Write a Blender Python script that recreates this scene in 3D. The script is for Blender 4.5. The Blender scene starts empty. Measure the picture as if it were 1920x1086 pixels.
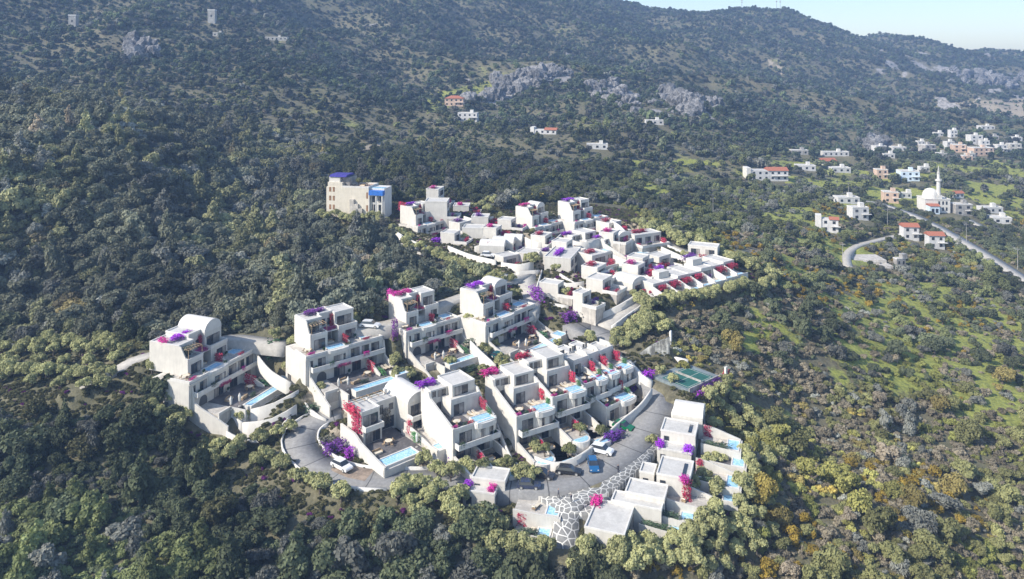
import bpy, math, random
import numpy as np
from math import sin, cos, pi, radians
random.seed(7)
rng = np.random.default_rng(11)
S = bpy.context.scene
COL = S.collection

# ------------------------------------------------------------------ camera
F, HX, HY = 1420.0, 960.0, 112.0          # focal length and principal row of the 1920x1086 photograph
camd = bpy.data.cameras.new('camera'); cam = bpy.data.objects.new('camera', camd); COL.objects.link(cam)
cam.location = (0, 0, 0); cam.rotation_euler = (radians(90), 0, 0)
camd.sensor_width = 36; camd.lens = 36 * F / 1920
camd.shift_y = -(543 - HY) / 1920
camd.clip_start = 1; camd.clip_end = 60000
S.camera = cam
# ------------------------------------------------------------------ world and sun
SUN_DIR = np.array([-0.90, -0.40, 0.0]); EL = radians(37)
AZ = math.atan2(SUN_DIR[0], SUN_DIR[1])     # clockwise from +Y
W = bpy.data.worlds.new('World'); S.world = W; W.use_nodes = True
nt = W.node_tree; bg = nt.nodes['Background']
sky = nt.nodes.new('ShaderNodeTexSky'); sky.sky_type = 'NISHITA'; sky.sun_disc = False
sky.sun_elevation = EL; sky.sun_rotation = AZ; sky.altitude = 200; sky.air_density = 1.0; sky.dust_density = 1.0; sky.ozone_density = 1.5
nt.links.new(sky.outputs[0], bg.inputs[0]); bg.inputs[1].default_value = 0.15
sd = bpy.data.lights.new('sun', 'SUN'); so = bpy.data.objects.new('sun', sd); COL.objects.link(so)
sd.energy = 5.0; sd.angle = radians(0.6); sd.color = (1.0, 0.935, 0.84)
from mathutils import Vector, Matrix
sv = Vector((sin(AZ) * cos(EL), cos(AZ) * cos(EL), sin(EL)))
so.rotation_euler = sv.to_track_quat('Z', 'Y').to_euler()
S.view_settings.view_transform = 'Standard'; S.view_settings.look = 'None'
S.view_settings.exposure = 0.62; S.view_settings.gamma = 1.0; S.view_settings.use_curve_mapping = False
S.cycles.max_bounces = 6; S.cycles.diffuse_bounces = 3; S.cycles.volume_bounces = 0; S.cycles.transparent_max_bounces = 8
S.cycles.use_denoising = True

# ------------------------------------------------------------------ helpers
def P3(px, py, Y):
    return np.array([(px - HX) * Y / F, Y, -(py - HY) * Y / F])
def proj(p):
    p = np.asarray(p, float)
    return HX + F * p[..., 0] / p[..., 1], HY - F * p[..., 2] / p[..., 1]
def _hash(ix, iy, seed):
    n = (ix.astype(np.int64) * 374761393 + iy.astype(np.int64) * 668265263 + seed * 974634777) & 0xFFFFFFFF
    n = ((n ^ (n >> 13)) * 1274126177) & 0xFFFFFFFF
    return ((n ^ (n >> 16)) & 0xFFFFFF) / float(0xFFFFFF)
def vnoise(x, y, seed=0):
    x = np.asarray(x, float); y = np.asarray(y, float)
    ix = np.floor(x); iy = np.floor(y); fx = x - ix; fy = y - iy
    fx = fx * fx * (3 - 2 * fx); fy = fy * fy * (3 - 2 * fy)
    a = _hash(ix, iy, seed); b = _hash(ix + 1, iy, seed); c = _hash(ix, iy + 1, seed); d = _hash(ix + 1, iy + 1, seed)
    return (a * (1 - fx) + b * fx) * (1 - fy) + (c * (1 - fx) + d * fx) * fy
def fbm(x, y, s, seed=0, o=4):
    r = 0; a = 1; t = 0
    for k in range(o):
        r = r + a * vnoise(x / s * 2 ** k, y / s * 2 ** k, seed + k); t += a; a *= .5
    return r / t
def inpoly(px, py, poly):
    px = np.asarray(px, float); py = np.asarray(py, float); r = np.zeros(px.shape, bool)
    n = len(poly)
    for i in range(n):
        x0, y0 = poly[i]; x1, y1 = poly[(i + 1) % n]
        c = ((y0 > py) != (y1 > py)) & (px < (x1 - x0) * (py - y0) / ((y1 - y0) or 1e-9) + x0)
        r ^= c
    return r

# ------------------------------------------------------------------ base terrain: thin plate spline through surveyed points
HAZE = .00030
CTRL = [  # (photo column, photo row, distance ahead in metres)
 (-400,1100,124),(0,1086,122),(350,1086,121),(640,1086,122),(960,1086,122),(1400,1086,125),(1900,1086,134),(2300,1086,136),
 (0,900,142),(300,900,144),(450,960,135),(0,740,166),(200,740,163),(-400,760,168),
 (0,670,188),(250,640,182),(400,580,205),(0,600,212),(600,530,228),(450,540,222),
 (0,430,228),(200,480,230),(300,380,262),(0,260,285),(0,215,310),(200,250,310),(-400,300,270),(-400,100,420),(400,420,285),(500,340,345),
 (0,120,520),(200,110,560),(0,0,640),(300,0,760),(600,0,950),(-500,0,560),(300,180,470),(500,130,600),
 (640,395,282),(700,440,262),(780,470,240),(700,520,225),(820,520,222),(900,500,226),(560,420,285),
 (400,800,159),(560,850,147),(590,795,157),(400,860,149),(640,890,140.5),(800,900,138.8),(1050,905,138.8),(1130,870,143),(1215,790,156),(1225,725,167),
 (1000,530,211),(1090,610,194),(1170,650,181),(690,612,181),(500,645,175),(250,695,166),(850,555,199),
 (650,760,159),(850,690,174),(1000,650,184),(1100,650,184),(760,700,173),
 (1290,715,167),(1300,780,160),(1420,900,146),(1360,800,163),(1250,960,134),(1250,1060,124),(1000,1030,125),(880,980,130),
 (1400,700,179),(1240,630,189),(1160,570,196),(1240,560,206),(1410,530,224),(1330,600,203),(1500,640,205),
 (1060,430,262),(1160,400,292),(1250,470,246),(950,430,262),(850,420,268),(740,380,292),(1400,480,252),(1300,430,285),
 (1500,800,173),(1700,700,205),(1900,800,184),(1700,950,146),(1600,560,252),(1900,620,250),(1920,525,297),(1700,396,425),(1740,425,383),(2300,560,300),(2300,800,190),
 (1400,430,300),(1550,430,345),(1620,395,402),(1300,340,425),(1440,335,455),(1100,350,360),(1000,340,365),(900,350,350),(750,330,360),(600,330,360),
 (1120,280,470),(1020,250,510),(875,225,545),(850,195,600),(1230,232,560),(800,280,450),(600,250,450),(1500,290,580),(1710,320,520),(1830,285,610),(1900,300,590),(1700,280,620),(2300,330,560),
 (700,120,740),(1000,150,700),(1060,150,700),(1180,190,690),(1290,200,660),(900,60,950),(1200,100,930),(1500,170,850),(1440,130,980),(1700,200,900),(1900,240,800),(1800,150,1150),(2300,200,950),
 (900,-45,1200),(1180,18,1350),(1300,36,1380),(1390,30,1380),(1480,34,1380),(1540,58,1400),(1600,92,1480),(1640,80,1500),(1700,92,1540),(1800,100,1600),(1920,118,1650),(2300,118,1700),
 (600,-120,1300),(200,-120,1000),(-300,-120,800),(1560,110,1150),(1350,70,1120),
]
cp = np.array([P3(*c) for c in CTRL])
extra = np.array([[0,0,-86],[-80,40,-84],[80,40,-88],[0,-150,-90],[-300,-100,-70],[300,-100,-95],[-200,100,-74],[260,150,-92],
                  [-700,2300,20],[0,2300,-60],[800,2300,-80],[1800,2300,-90],[3000,2000,-60],[-2500,1500,200],[-2000,400,100],[2500,500,-100],[-1500,2300,100]], float)
cp = np.vstack([cp, extra])
def _tps(r2):
    return 0.5 * r2 * np.log(r2 + 1e-6)
# work in a compressed plane so near and far points weigh alike
def _warp(x, y):
    d = np.hypot(x, np.maximum(y, -200) + 220.0); g = np.log(d) * 100
    a = np.arctan2(x, y + 220.0) * 160
    return a, g
_a, _g = _warp(cp[:, 0], cp[:, 1])
_n = len(cp)
_K = _tps((_a[:, None] - _a[None]) ** 2 + (_g[:, None] - _g[None]) ** 2) + np.eye(_n) * 2.0
_Pm = np.stack([np.ones(_n), _a, _g], 1)
_M = np.block([[_K, _Pm], [_Pm.T, np.zeros((3, 3))]])
_w = np.linalg.solve(_M, np.concatenate([cp[:, 2], np.zeros(3)]))
def base_h(x, y):
    x = np.asarray(x, float); y = np.asarray(y, float); sh = x.shape
    x = x.ravel(); y = y.ravel(); out = np.empty(len(x))
    for i in range(0, len(x), 20000):
        a, g = _warp(x[i:i + 20000], y[i:i + 20000])
        k = _tps((a[:, None] - _a[None]) ** 2 + (g[:, None] - _g[None]) ** 2)
        out[i:i + 20000] = k @ _w[:_n] + _w[_n] + _w[_n + 1] * a + _w[_n + 2] * g
    # relief: gullies and knolls that grow with distance from the estate
    d = np.clip((y - 300) / 500, 0, 1)
    rid = np.abs(fbm(x, y, 210, 5, 4) - .5) * 2
    out += d * (0.35 - rid) * 55 * np.clip(1.9 - y / 1100, .35, 1)
    out += 16 * np.exp(-((x - 742) ** 2 / 50 ** 2 + (y - 1510) ** 2 / 160 ** 2)) - 15 * np.exp(-((x - 655) ** 2 / 42 ** 2 + (y - 1450) ** 2 / 160 ** 2))
    out += np.clip((y - 700) / 400, 0, 1) * (fbm(x, y, 90, 19, 3) - .5) * 16
    out += np.clip((y - 150) / 300, 0, 1) * (fbm(x, y, 45, 9, 3) - .5) * 7
    return out.reshape(sh)
CARVE = []            # filled below: roads and building pads, each a function (x, y, h) -> h
def ground(x, y):
    x = np.asarray(x, float); y = np.asarray(y, float)
    h = base_h(x, y)
    for c in CARVE: h = c(x, y, h)
    return h
def cast(px, py, fn=None, y0=90., y1=2200.):
    """the point of the ground seen through a photo pixel"""
    fn = fn or ground
    Y = y0 * (y1 / y0) ** np.linspace(0, 1, 500)
    x = (px - HX) / F * Y; z = -(py - HY) / F * Y
    b = np.nonzero(fn(x, Y) > z)[0]
    if len(b) == 0: return np.array([x[-1], Y[-1], z[-1]])
    i = b[0]
    if i == 0: return np.array([x[0], Y[0], z[0]])
    Ya, Yb = Y[i - 1], Y[i]
    t = np.linspace(0, 1, 40); YY = Ya + (Yb - Ya) * t
    xx = (px - HX) / F * YY; zz = -(py - HY) / F * YY
    bb = np.nonzero(fn(xx, YY) >= zz)[0]; j = bb[0] if len(bb) else -1
    return np.array([xx[j], YY[j], zz[j]])
# ------------------------------------------------------------------ mesh and material tools
def link(o, parent=None):
    COL.objects.link(o)
    if parent is not None: o.parent = parent
    return o
def npmesh(name, V, faces_flat, sizes, mat=None, smooth=False):
    V = np.asarray(V, np.float32); me = bpy.data.meshes.new(name)
    me.vertices.add(len(V)); me.vertices.foreach_set('co', V.ravel())
    sizes = np.asarray(sizes, np.int32); ff = np.asarray(faces_flat, np.int32).ravel()
    me.loops.add(len(ff)); me.loops.foreach_set('vertex_index', ff)
    me.polygons.add(len(sizes)); st = np.concatenate([[0], np.cumsum(sizes)[:-1]]).astype(np.int32)
    me.polygons.foreach_set('loop_start', st); me.polygons.foreach_set('loop_total', sizes)
    if smooth: me.polygons.foreach_set('use_smooth', np.ones(len(sizes), bool))
    me.update(calc_edges=True)
    if mat: me.materials.append(mat)
    return me
class NT:
    def __init__(s, name):
        s.m = bpy.data.materials.new(name); s.m.use_nodes = True; s.t = s.m.node_tree; s.b = s.t.nodes['Principled BSDF']; s.out = s.t.nodes['Material Output']
    def n(s, kind, **kw):
        x = s.t.nodes.new('ShaderNode' + kind)
        for k, v in kw.items():
            if k.startswith('i_'):
                x.inputs[k[2:].replace('_', ' ')].default_value = v
            else: setattr(x, k, v)
        return x
    def l(s, a, b): s.t.links.new(a, b)
    def coord(s, kind='Object'): return s.n('TexCoord').outputs[kind]
    def pos(s): return s.n('NewGeometry').outputs['Position']
    def noise(s, scale, vec=None, detail=3, rough=.55):
        x = s.n('TexNoise', i_Scale=scale, i_Detail=detail, i_Roughness=rough)
        s.l(vec if vec is not None else s.pos(), x.inputs['Vector']); return x.outputs[0]
    def ramp(s, fac, stops, interp='LINEAR'):
        x = s.n('ValToRGB'); x.color_ramp.interpolation = interp; e = x.color_ramp.elements
        while len(e) < len(stops): e.new(.5)
        for q, (p, c) in zip(e, stops):
            q.position = p; q.color = (*c, 1) if len(c) == 3 else c
        s.l(fac, x.inputs[0]); return x.outputs[0]
    def mix(s, fac, a, b, mode='MIX'):
        x = s.n('Mix', data_type='RGBA', blend_type=mode)
        for sock, v in ((x.inputs[0], fac), (x.inputs[6], a), (x.inputs[7], b)):
            if isinstance(v, (int, float)): sock.default_value = v
            elif isinstance(v, tuple): sock.default_value = (*v, 1)
            else: s.l(v, sock)
        return x.outputs[2]
    def math(s, op, a, b=0.):
        x = s.n('Math', operation=op)
        for i, v in enumerate((a, b)):
            if isinstance(v, (int, float)): x.inputs[i].default_value = v
            else: s.l(v, x.inputs[i])
        return x.outputs[0]
    def bump(s, h, strength=.4, dist=.1):
        x = s.n('Bump', i_Strength=strength, i_Distance=dist); s.l(h, x.inputs['Height']); s.l(x.outputs[0], s.b.inputs['Normal'])
    def fin(s, col, rough=.8, **kw):
        if isinstance(col, tuple): s.b.inputs['Base Color'].default_value = (*col, 1)
        else: s.l(col, s.b.inputs['Base Color'])
        s.b.inputs['Roughness'].default_value = rough
        for k, v in kw.items(): s.b.inputs[k.replace('_', ' ')].default_value = v
        return s.m
def tag(o, label=None, cat=None, group=None, kind=None):
    if label: o['label'] = label
    if cat: o['category'] = cat
    if group: o['group'] = group
    if kind: o['kind'] = kind
    return o

# foliage: base colour comes from each plant's own tint, broken up leaf by leaf
def foliage_mat(name, var=.52, trans=.25):
    m = NT(name)
    at = m.n('Attribute', attribute_type='INSTANCER', attribute_name='tint')
    n1 = m.noise(1.1, m.pos(), 2); n2 = m.noise(9.0, m.pos(), 1)
    f = m.math('ADD', m.math('MULTIPLY', n1, var * 1.6), m.math('MULTIPLY', n2, var * 1.2))
    f = m.math('ADD', f, 1 - var * 1.4)
    sc = m.n('VectorMath', operation='SCALE'); m.l(at.outputs['Color'], sc.inputs[0]); m.l(f, sc.inputs['Scale'])
    m.fin(sc.outputs[0], .75); m.b.inputs['Specular IOR Level'].default_value = .2
    if trans:
        tr = m.n('BsdfTranslucent'); m.l(sc.outputs[0], tr.inputs[0]); mx = m.n('MixShader'); mx.inputs[0].default_value = trans
        m.l(m.b.outputs[0], mx.inputs[1]); m.l(tr.outputs[0], mx.inputs[2]); m.l(mx.outputs[0], m.out.inputs[0])
    return m.m
M_FOL = foliage_mat('foliage')
m = NT('bark'); M_BARK = m.fin(m.ramp(m.noise(3.), [(.3, (.07, .055, .04)), (.7, (.16, .135, .105))]), .9)

def leaf_cards(centres, normals, size, r, aspect=.62):
    """one bent leaf-clump quad for each centre, facing roughly outwards"""
    n = len(centres); d = normals + r.normal(0, .55, (n, 3)); d /= np.linalg.norm(d, axis=1)[:, None] + 1e-9
    t = np.cross(d, r.normal(0, 1, (n, 3))); t /= np.linalg.norm(t, axis=1)[:, None] + 1e-9
    b = np.cross(d, t); s = size * (0.6 + .8 * r.random((n, 1)))
    V = np.stack([centres - t * s - b * s * aspect, centres + t * s * .9 - b * s * aspect * .7, centres + t * s + b * s * aspect, centres - t * s * .8 + b * s * aspect * 1.1], 1)
    V[:, 2] += d * s * .3
    return V.reshape(-1, 3)
def crown_mesh(name, blobs, n, size, seed, zsq=.8, core=True):
    """blobs: (x, y, z, r) lobes of a crown; leaf clumps spread in each lobe's shell"""
    r = np.random.default_rng(seed); C = []; N = []
    w = np.array([b[3] ** 2 for b in blobs]); cnt = np.maximum(4, (n * w / w.sum()).astype(int))
    for (x, y, z, rad), k in zip(blobs, cnt):
        d = r.normal(0, 1, (k, 3)); d /= np.linalg.norm(d, axis=1)[:, None]; d[:, 2] = np.where(d[:, 2] < -.35, -d[:, 2], d[:, 2])
        q = rad * (0.62 + .42 * r.random((k, 1)) ** .7)
        C.append(np.array([x, y, z]) + d * q * np.array([1, 1, zsq])); N.append(d)
    V = leaf_cards(np.vstack(C), np.vstack(N), size, r)
    return npmesh(name, V, np.arange(len(V)), np.full(len(V) // 4, 4), M_FOL)
def lobes(r, n, R, H0, H1, rad):
    out = []
    for i in range(n):
        a = r.random() * 6.283; q = R * math.sqrt(r.random()); z = H0 + (H1 - H0) * r.random() * (1 - .45 * (q / R) ** 2)
        out.append((cos(a) * q, sin(a) * q, z, rad * (.7 + .6 * r.random())))
    return out
def tube(P, R, k=6):
    """tapered tube through points P with radii R -> (verts, faces)"""
    P = [np.array(p, float) for p in P]; V = []; Fc = []
    for i, p in enumerate(P):
        d = P[min(i + 1, len(P) - 1)] - P[max(i - 1, 0)]; d /= np.linalg.norm(d) + 1e-9
        a = np.cross(d, [0, 0, 1.] if abs(d[2]) < .9 else [1., 0, 0]); a /= np.linalg.norm(a); b = np.cross(d, a)
        for j in range(k):
            t = 2 * pi * j / k; V.append(p + R[i] * (cos(t) * a + sin(t) * b))
    for i in range(len(P) - 1):
        for j in range(k):
            Fc.append((i * k + j, i * k + (j + 1) % k, (i + 1) * k + (j + 1) % k, (i + 1) * k + j))
    Fc.append(tuple(range(k))[::-1]); Fc.append(tuple((len(P) - 1) * k + j for j in range(k)))
    return V, Fc
def trunk_mesh(name, blobs, seed, base_r=.11, split=.35):
    r = np.random.default_rng(seed); V = []; Fc = []
    def add(v, f):
        o = len(V); V.extend(v); Fc.extend([tuple(i + o for i in q) for q in f])
    fork = np.array([r.normal(0, .03), r.normal(0, .03), split])
    add(*tube([(0, 0, -.35), (0, 0, 0), (fork[0] * .5, fork[1] * .5, split * .5), fork], [base_r * 1.3, base_r * 1.15, base_r * .9, base_r * .75], 7))
    for b in blobs[:6]:
        e = np.array(b[:3]); mid = (fork + e) / 2 + np.array([0, 0, -.04])
        add(*tube([fork - [0, 0, .03], mid, e], [base_r * .55, base_r * .35, base_r * .12], 5))
    me = bpy.data.meshes.new(name); me.from_pydata([tuple(v) for v in V], [], Fc); me.materials.append(M_BARK); return me
# tree kinds, about one metre in crown radius (scaled where they stand)
TREES = {}          # kind -> list of (crown mesh, trunk mesh)
def kind(name, nvar, fn, far=False):
    TREES[name] = []
    for i in range(nvar):
        r = np.random.default_rng(hash_seed(name) + i); b, n, s, zs, br, sp = fn(r)
        c = crown_mesh(name + '_crown', b, n, s, hash_seed(name) + 50 + i, zs)
        t = trunk_mesh(name + '_trunk', b, i + 3, br, sp)
        TREES[name].append((c, t))
def hash_seed(s): return sum(ord(c) * (i + 3) for i, c in enumerate(s)) % 9973
kind('olive', 4, lambda r: (lobes(r, 13, .72, .75, 1.75, .40), 1500, .082, .95, .10, .5))
kind('oak', 7, lambda r: (lobes(r, int(8 + 9 * r.random()), .6 + .3 * r.random(), .4, 1.1 + .5 * r.random(), .30 + .18 * r.random()), 1500, .07 + .02 * r.random(), .8 + .25 * r.random(), .12, .3))
kind('pine', 3, lambda r: ([(r.normal(0, .12), r.normal(0, .12), .5 + k * .17, .62 * (1.02 - k / 11)) for k in range(10)] + lobes(r, 6, .6, .5, 1.1, .28), 1500, .075, .8, .09, .5))
kind('bush', 6, lambda r: (lobes(r, 7, .7, .15, .65, .40), 620, .10, .8, .05, .12))
kind('broom', 2, lambda r: (lobes(r, 6, .6, .2, .8, .36), 480, .08, .95, .04, .12))
kind('far_tree', 5, lambda r: (lobes(r, 6, .6, .45, 1.15, .46), 170, .19, .9, .1, .3))
kind('far_bush', 3, lambda r: (lobes(r, 4, .6, .2, .6, .42), 80, .22, .8, .05, .1))
kind('cypress', 1, lambda r: ([(0, 0, .4 + k * .35, .34 * (1.1 - k / 11)) for k in range(10)], 900, .07, 1.2, .08, .5))

# geometry-node scatter over a point mesh; the sources live in a collection of their own that is not in the scene
def scatter(name, pts, idx, scale, rot, tint, kinds, label, cat, mat=None):
    src = bpy.data.collections.new(name + '_sources'); k = 0
    for kd in kinds:
        for c, t in TREES[kd]:
            me = c.copy()
            o = bpy.data.objects.new('%s_%03d' % (name, k), me); src.objects.link(o); k += 1
            if kd in ('oak', 'pine', 'olive', 'far_tree') :
                # join crown and trunk in one source mesh
                nv = len(c.vertices); V = np.empty(nv * 3, np.float32); c.vertices.foreach_get('co', V); V = V.reshape(-1, 3)
                tv = np.array([v.co for v in t.vertices], np.float32); tf = [tuple(i + nv for i in p.vertices) for p in t.polygons]
                flat = np.concatenate([np.arange(nv), np.array([i for f in tf for i in f], int)]); sz = np.concatenate([np.full(nv // 4, 4), [len(f) for f in tf]])
                me2 = npmesh(o.name, np.vstack([V, tv]), flat, sz, M_FOL); me2.materials.append(M_BARK)
                mi = np.zeros(len(sz), np.int32); mi[nv // 4:] = 1; me2.polygons.foreach_set('material_index', mi); o.data = me2
    me = bpy.data.meshes.new(name); me.vertices.add(len(pts)); me.vertices.foreach_set('co', np.asarray(pts, np.float32).ravel())
    def att(n, ty, d, f):
        a = me.attributes.new(n, ty, 'POINT'); a.data.foreach_set(f, d)
    att('idx', 'INT', np.asarray(idx, np.int32), 'value')
    att('scl', 'FLOAT_VECTOR', np.asarray(scale, np.float32).ravel(), 'vector')
    rr = np.zeros((len(pts), 3), np.float32); rr[:, 2] = rot; rr[:, 0] = rng.normal(0, .05, len(pts)); att('rot', 'FLOAT_VECTOR', rr.ravel(), 'vector')
    t4 = np.ones((len(pts), 4), np.float32); t4[:, :3] = tint; att('tint', 'FLOAT_COLOR', t4.ravel(), 'color')
    o = bpy.data.objects.new(name, me); COL.objects.link(o); tag(o, label, cat, None, 'stuff')
    g = bpy.data.node_groups.new(name + '_nodes', 'GeometryNodeTree')
    g.interface.new_socket('Geometry', in_out='INPUT', socket_type='NodeSocketGeometry'); g.interface.new_socket('Geometry', in_out='OUTPUT', socket_type='NodeSocketGeometry')
    N = g.nodes; gi = N.new('NodeGroupInput'); go = N.new('NodeGroupOutput'); ci = N.new('GeometryNodeCollectionInfo'); ci.inputs[0].default_value = src
    ci.inputs['Separate Children'].default_value = True; ci.inputs['Reset Children'].default_value = True
    iop = N.new('GeometryNodeInstanceOnPoints'); iop.inputs['Pick Instance'].default_value = True
    def na(n, ty):
        x = N.new('GeometryNodeInputNamedAttribute'); x.data_type = ty; x.inputs['Name'].default_value = n; return x.outputs['Attribute']
    L = g.links.new
    L(gi.outputs[0], iop.inputs['Points']); L(ci.outputs[0], iop.inputs['Instance']); L(na('idx', 'INT'), iop.inputs['Instance Index'])
    L(na('rot', 'FLOAT_VECTOR'), iop.inputs['Rotation']); L(na('scl', 'FLOAT_VECTOR'), iop.inputs['Scale']); L(iop.outputs[0], go.inputs[0])
    md = o.modifiers.new('scatter', 'NODES'); md.node_group = g
    return o
# ------------------------------------------------------------------ plaster, glass, water ...
def plaster(name, c, v=.06):
    m = NT(name); n = m.noise(.7, None, 4, .6); n2 = m.noise(12., None, 2)
    lo = tuple(x * (1 - v * 1.6) for x in c); hi = tuple(min(1, x * (1 + v * .5)) for x in c)
    mp = m.n('Mapping'); mp.inputs['Scale'].default_value = (1.3, 1.3, .16); m.l(m.pos(), mp.inputs[0]); st = m.noise(1.6, mp.outputs[0], 4, .65); big = m.noise(.06, None, 2)
    f = m.math('ADD', m.math('MULTIPLY', n, .35), m.math('MULTIPLY', n2, .15)); f = m.math('ADD', f, m.math('MULTIPLY', st, .32)); f = m.math('ADD', f, m.math('MULTIPLY', big, .18))
    col = m.ramp(f, [(.33, tuple(x * .88 for x in lo)), (.46, lo), (.58, hi)])
    m.bump(n2, .15, .02); return m.fin(col, .88)
M_WALL = plaster('white_plaster', (.615, .585, .525)); M_ROOF = plaster('roof_screed', (.55, .53, .49), .09); M_TERR = plaster('terrace_paving', (.54, .50, .44), .18)
M_WHITE = plaster('bright_plaster', (.665, .64, .59)); M_STONE = plaster('pale_stone', (.52, .50, .45), .2)
M_DECK = plaster('dark_deck', (.15, .14, .14), .25); M_TAN = plaster('tan_wood', (.42, .30, .18), .3); M_CREAM = plaster('cream_cushion', (.72, .63, .48), .1)
M_PEACH = plaster('peach_plaster', (.62, .45, .34), .12); M_GREYW = plaster('weathered_wall', (.42, .40, .37), .25); M_BLUEW = plaster('blue_paint', (.03, .16, .55), .1)
M_RED = plaster('crimson_cloth', (.42, .02, .055), .15); M_PINK = plaster('pink_cloth', (.55, .04, .20), .15); M_SHUT = plaster('brown_shutter', (.30, .17, .09), .2)
M_GLAZE = plaster('pale_blue_render', (.35, .52, .66), .08)
m = NT('roof_tiles'); wv = m.n('TexWave', i_Scale=2.2, i_Distortion=.6); m.l(m.coord('Object'), wv.inputs['Vector']); M_TILE = m.fin(m.mix(m.noise(1.2), (.36, .115, .06), m.ramp(wv.outputs[0], [(.2, (.25, .08, .05)), (.8, (.52, .22, .13))])), .85)
m = NT('window_glass'); M_GLASS = m.fin(m.mix(m.noise(.35, None, 1), (.012, .016, .022), (.05, .06, .075)), .08, Metallic=0.)
m.b.inputs['Specular IOR Level'].default_value = .8
M_CURT = plaster('curtain', (.36, .33, .30), .3); M_FRAME = plaster('window_frame', (.10, .10, .10), .1)
m = NT('pool_water'); nz = m.noise(2.5, None, 3, .6); M_POOL = m.fin(m.ramp(nz, [(.3, (.20, .45, .66)), (.5, (.33, .58, .75)), (.7, (.55, .74, .84))]), .1)
m.bump(nz, .2, .05)
m = NT('asphalt'); at = m.n('Attribute', attribute_name='along'); n1 = m.noise(1.3, None, 5, .7)
md = m.math('FRACT', m.math('DIVIDE', at.outputs['Fac'], 6.5)); ln = m.math('LESS_THAN', md, .03)
M_ROAD = m.fin(m.mix(ln, m.ramp(n1, [(.3, (.19, .185, .18)), (.55, (.25, .245, .235)), (.75, (.31, .305, .29))]), (.08, .08, .08)), .9)
m = NT('concrete_lane'); n1 = m.noise(.8, None, 5, .7); M_LANE = m.fin(m.ramp(n1, [(.3, (.34, .32, .28)), (.7, (.50, .47, .42))]), .92)
m = NT('crazy_paving'); vo = m.n('TexVoronoi', feature='DISTANCE_TO_EDGE', voronoi_dimensions='2D', i_Scale=.95); wn = m.n('TexNoise', i_Scale=.5); m.l(m.pos(), wn.inputs['Vector'])
vm = m.n('VectorMath', operation='SCALE'); m.l(m.pos(), vm.inputs[0]); vm.inputs['Scale'].default_value = 1.; m.l(vm.outputs[0], vo.inputs['Vector'])
M_CRAZY = m.fin(m.mix(m.math('LESS_THAN', m.math('ADD', vo.outputs['Distance'], m.math('MULTIPLY', m.math('SUBTRACT', m.noise(4.), .5), .05)), .075), m.ramp(m.noise(1.5, None, 4), [(.3, (.15, .15, .145)), (.7, (.24, .24, .23))]), (.60, .59, .55)), .9)
m = NT('court_green'); M_COURT = m.fin(m.ramp(m.noise(1.), [(.3, (.012, .085, .07)), (.7, (.02, .12, .10))]), .95)
m = NT('rubble_wall'); vo = m.n('TexVoronoi', i_Scale=1.6); m.l(m.pos(), vo.inputs['Vector']); M_RUBBLE = m.fin(m.mix(.5, vo.outputs['Color'], m.ramp(m.noise(2.), [(.3, (.20, .20, .18)), (.7, (.42, .41, .37))]), 'MULTIPLY'), .95)
M_RUBBLE = plaster('rubble_wall', (.33, .33, .30), .45)
M_ROCK = plaster('limestone', (.25, .245, .24), .45)

# ------------------------------------------------------------------ box builder in a house's own frame (u along the front, w outwards, z up)
class MB:
    def __init__(s): s.V = []; s.F = []
    def add(s, V, Fc):
        o = len(s.V); s.V += [tuple(map(float, v)) for v in V]; s.F += [tuple(i + o for i in f) for f in Fc]; return s
    def box(s, u0, u1, w0, w1, z0, z1):
        return s.add([(u0, -w0, z0), (u1, -w0, z0), (u1, -w1, z0), (u0, -w1, z0), (u0, -w0, z1), (u1, -w0, z1), (u1, -w1, z1), (u0, -w1, z1)],
                     [(0, 1, 2, 3), (7, 6, 5, 4), (0, 4, 5, 1), (1, 5, 6, 2), (2, 6, 7, 3), (3, 7, 4, 0)])
    def prof(s, pts, u0, u1):
        """polygon of (w, z) extruded along u"""
        n = len(pts); V = [(u0, -w, z) for w, z in pts] + [(u1, -w, z) for w, z in pts]
        return s.add(V, [tuple(range(n)), tuple(range(2 * n - 1, n - 1, -1))] + [(i, n + i, n + (i + 1) % n, (i + 1) % n) for i in range(n)])
    def plan(s, pts, z0, z1):
        """polygon of (u, w) extruded upwards"""
        n = len(pts); V = [(u, -w, z0) for u, w in pts] + [(u, -w, z1) for u, w in pts]
        return s.add(V, [tuple(range(n)), tuple(range(2 * n - 1, n - 1, -1))] + [(i, n + i, n + (i + 1) % n, (i + 1) % n) for i in range(n)])
    def cyl(s, u, w, z0, z1, r0, r1=None, n=14):
        r1 = r0 if r1 is None else r1
        V = [(u + r0 * cos(2 * pi * k / n), -w + r0 * sin(2 * pi * k / n), z0) for k in range(n)] + [(u + r1 * cos(2 * pi * k / n), -w + r1 * sin(2 * pi * k / n), z1) for k in range(n)]
        return s.add(V, [tuple(range(n))[::-1], tuple(range(n, 2 * n))] + [(k, (k + 1) % n, n + (k + 1) % n, n + k) for k in range(n)])
    def vault(s, u0, u1, w0, w1, z, h, n=12):
        """barrel vault across u, running along w, springing at z"""
        c = (u0 + u1) / 2; r = (u1 - u0) / 2; P = [(c - r * cos(pi * k / n), z + h * sin(pi * k / n)) for k in range(n + 1)]
        V = [(u, -w0, q) for u, q in P] + [(u, -w1, q) for u, q in P]; k = n + 1
        return s.add(V, [tuple(range(k)), tuple(range(2 * k - 1, k - 1, -1))] + [(i, i + 1, k + i + 1, k + i) for i in range(n)] + [(0, k, 2 * k - 1, k - 1)])
    def build(s, name, mat, parent=None, smooth=False):
        me = bpy.data.meshes.new(name); me.from_pydata(s.V, [], s.F)
        import bmesh
        b = bmesh.new(); b.from_mesh(me); bmesh.ops.recalc_face_normals(b, faces=b.faces); b.to_mesh(me); b.free()
        me.materials.append(mat); o = bpy.data.objects.new(name, me); return link(o, parent)

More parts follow.
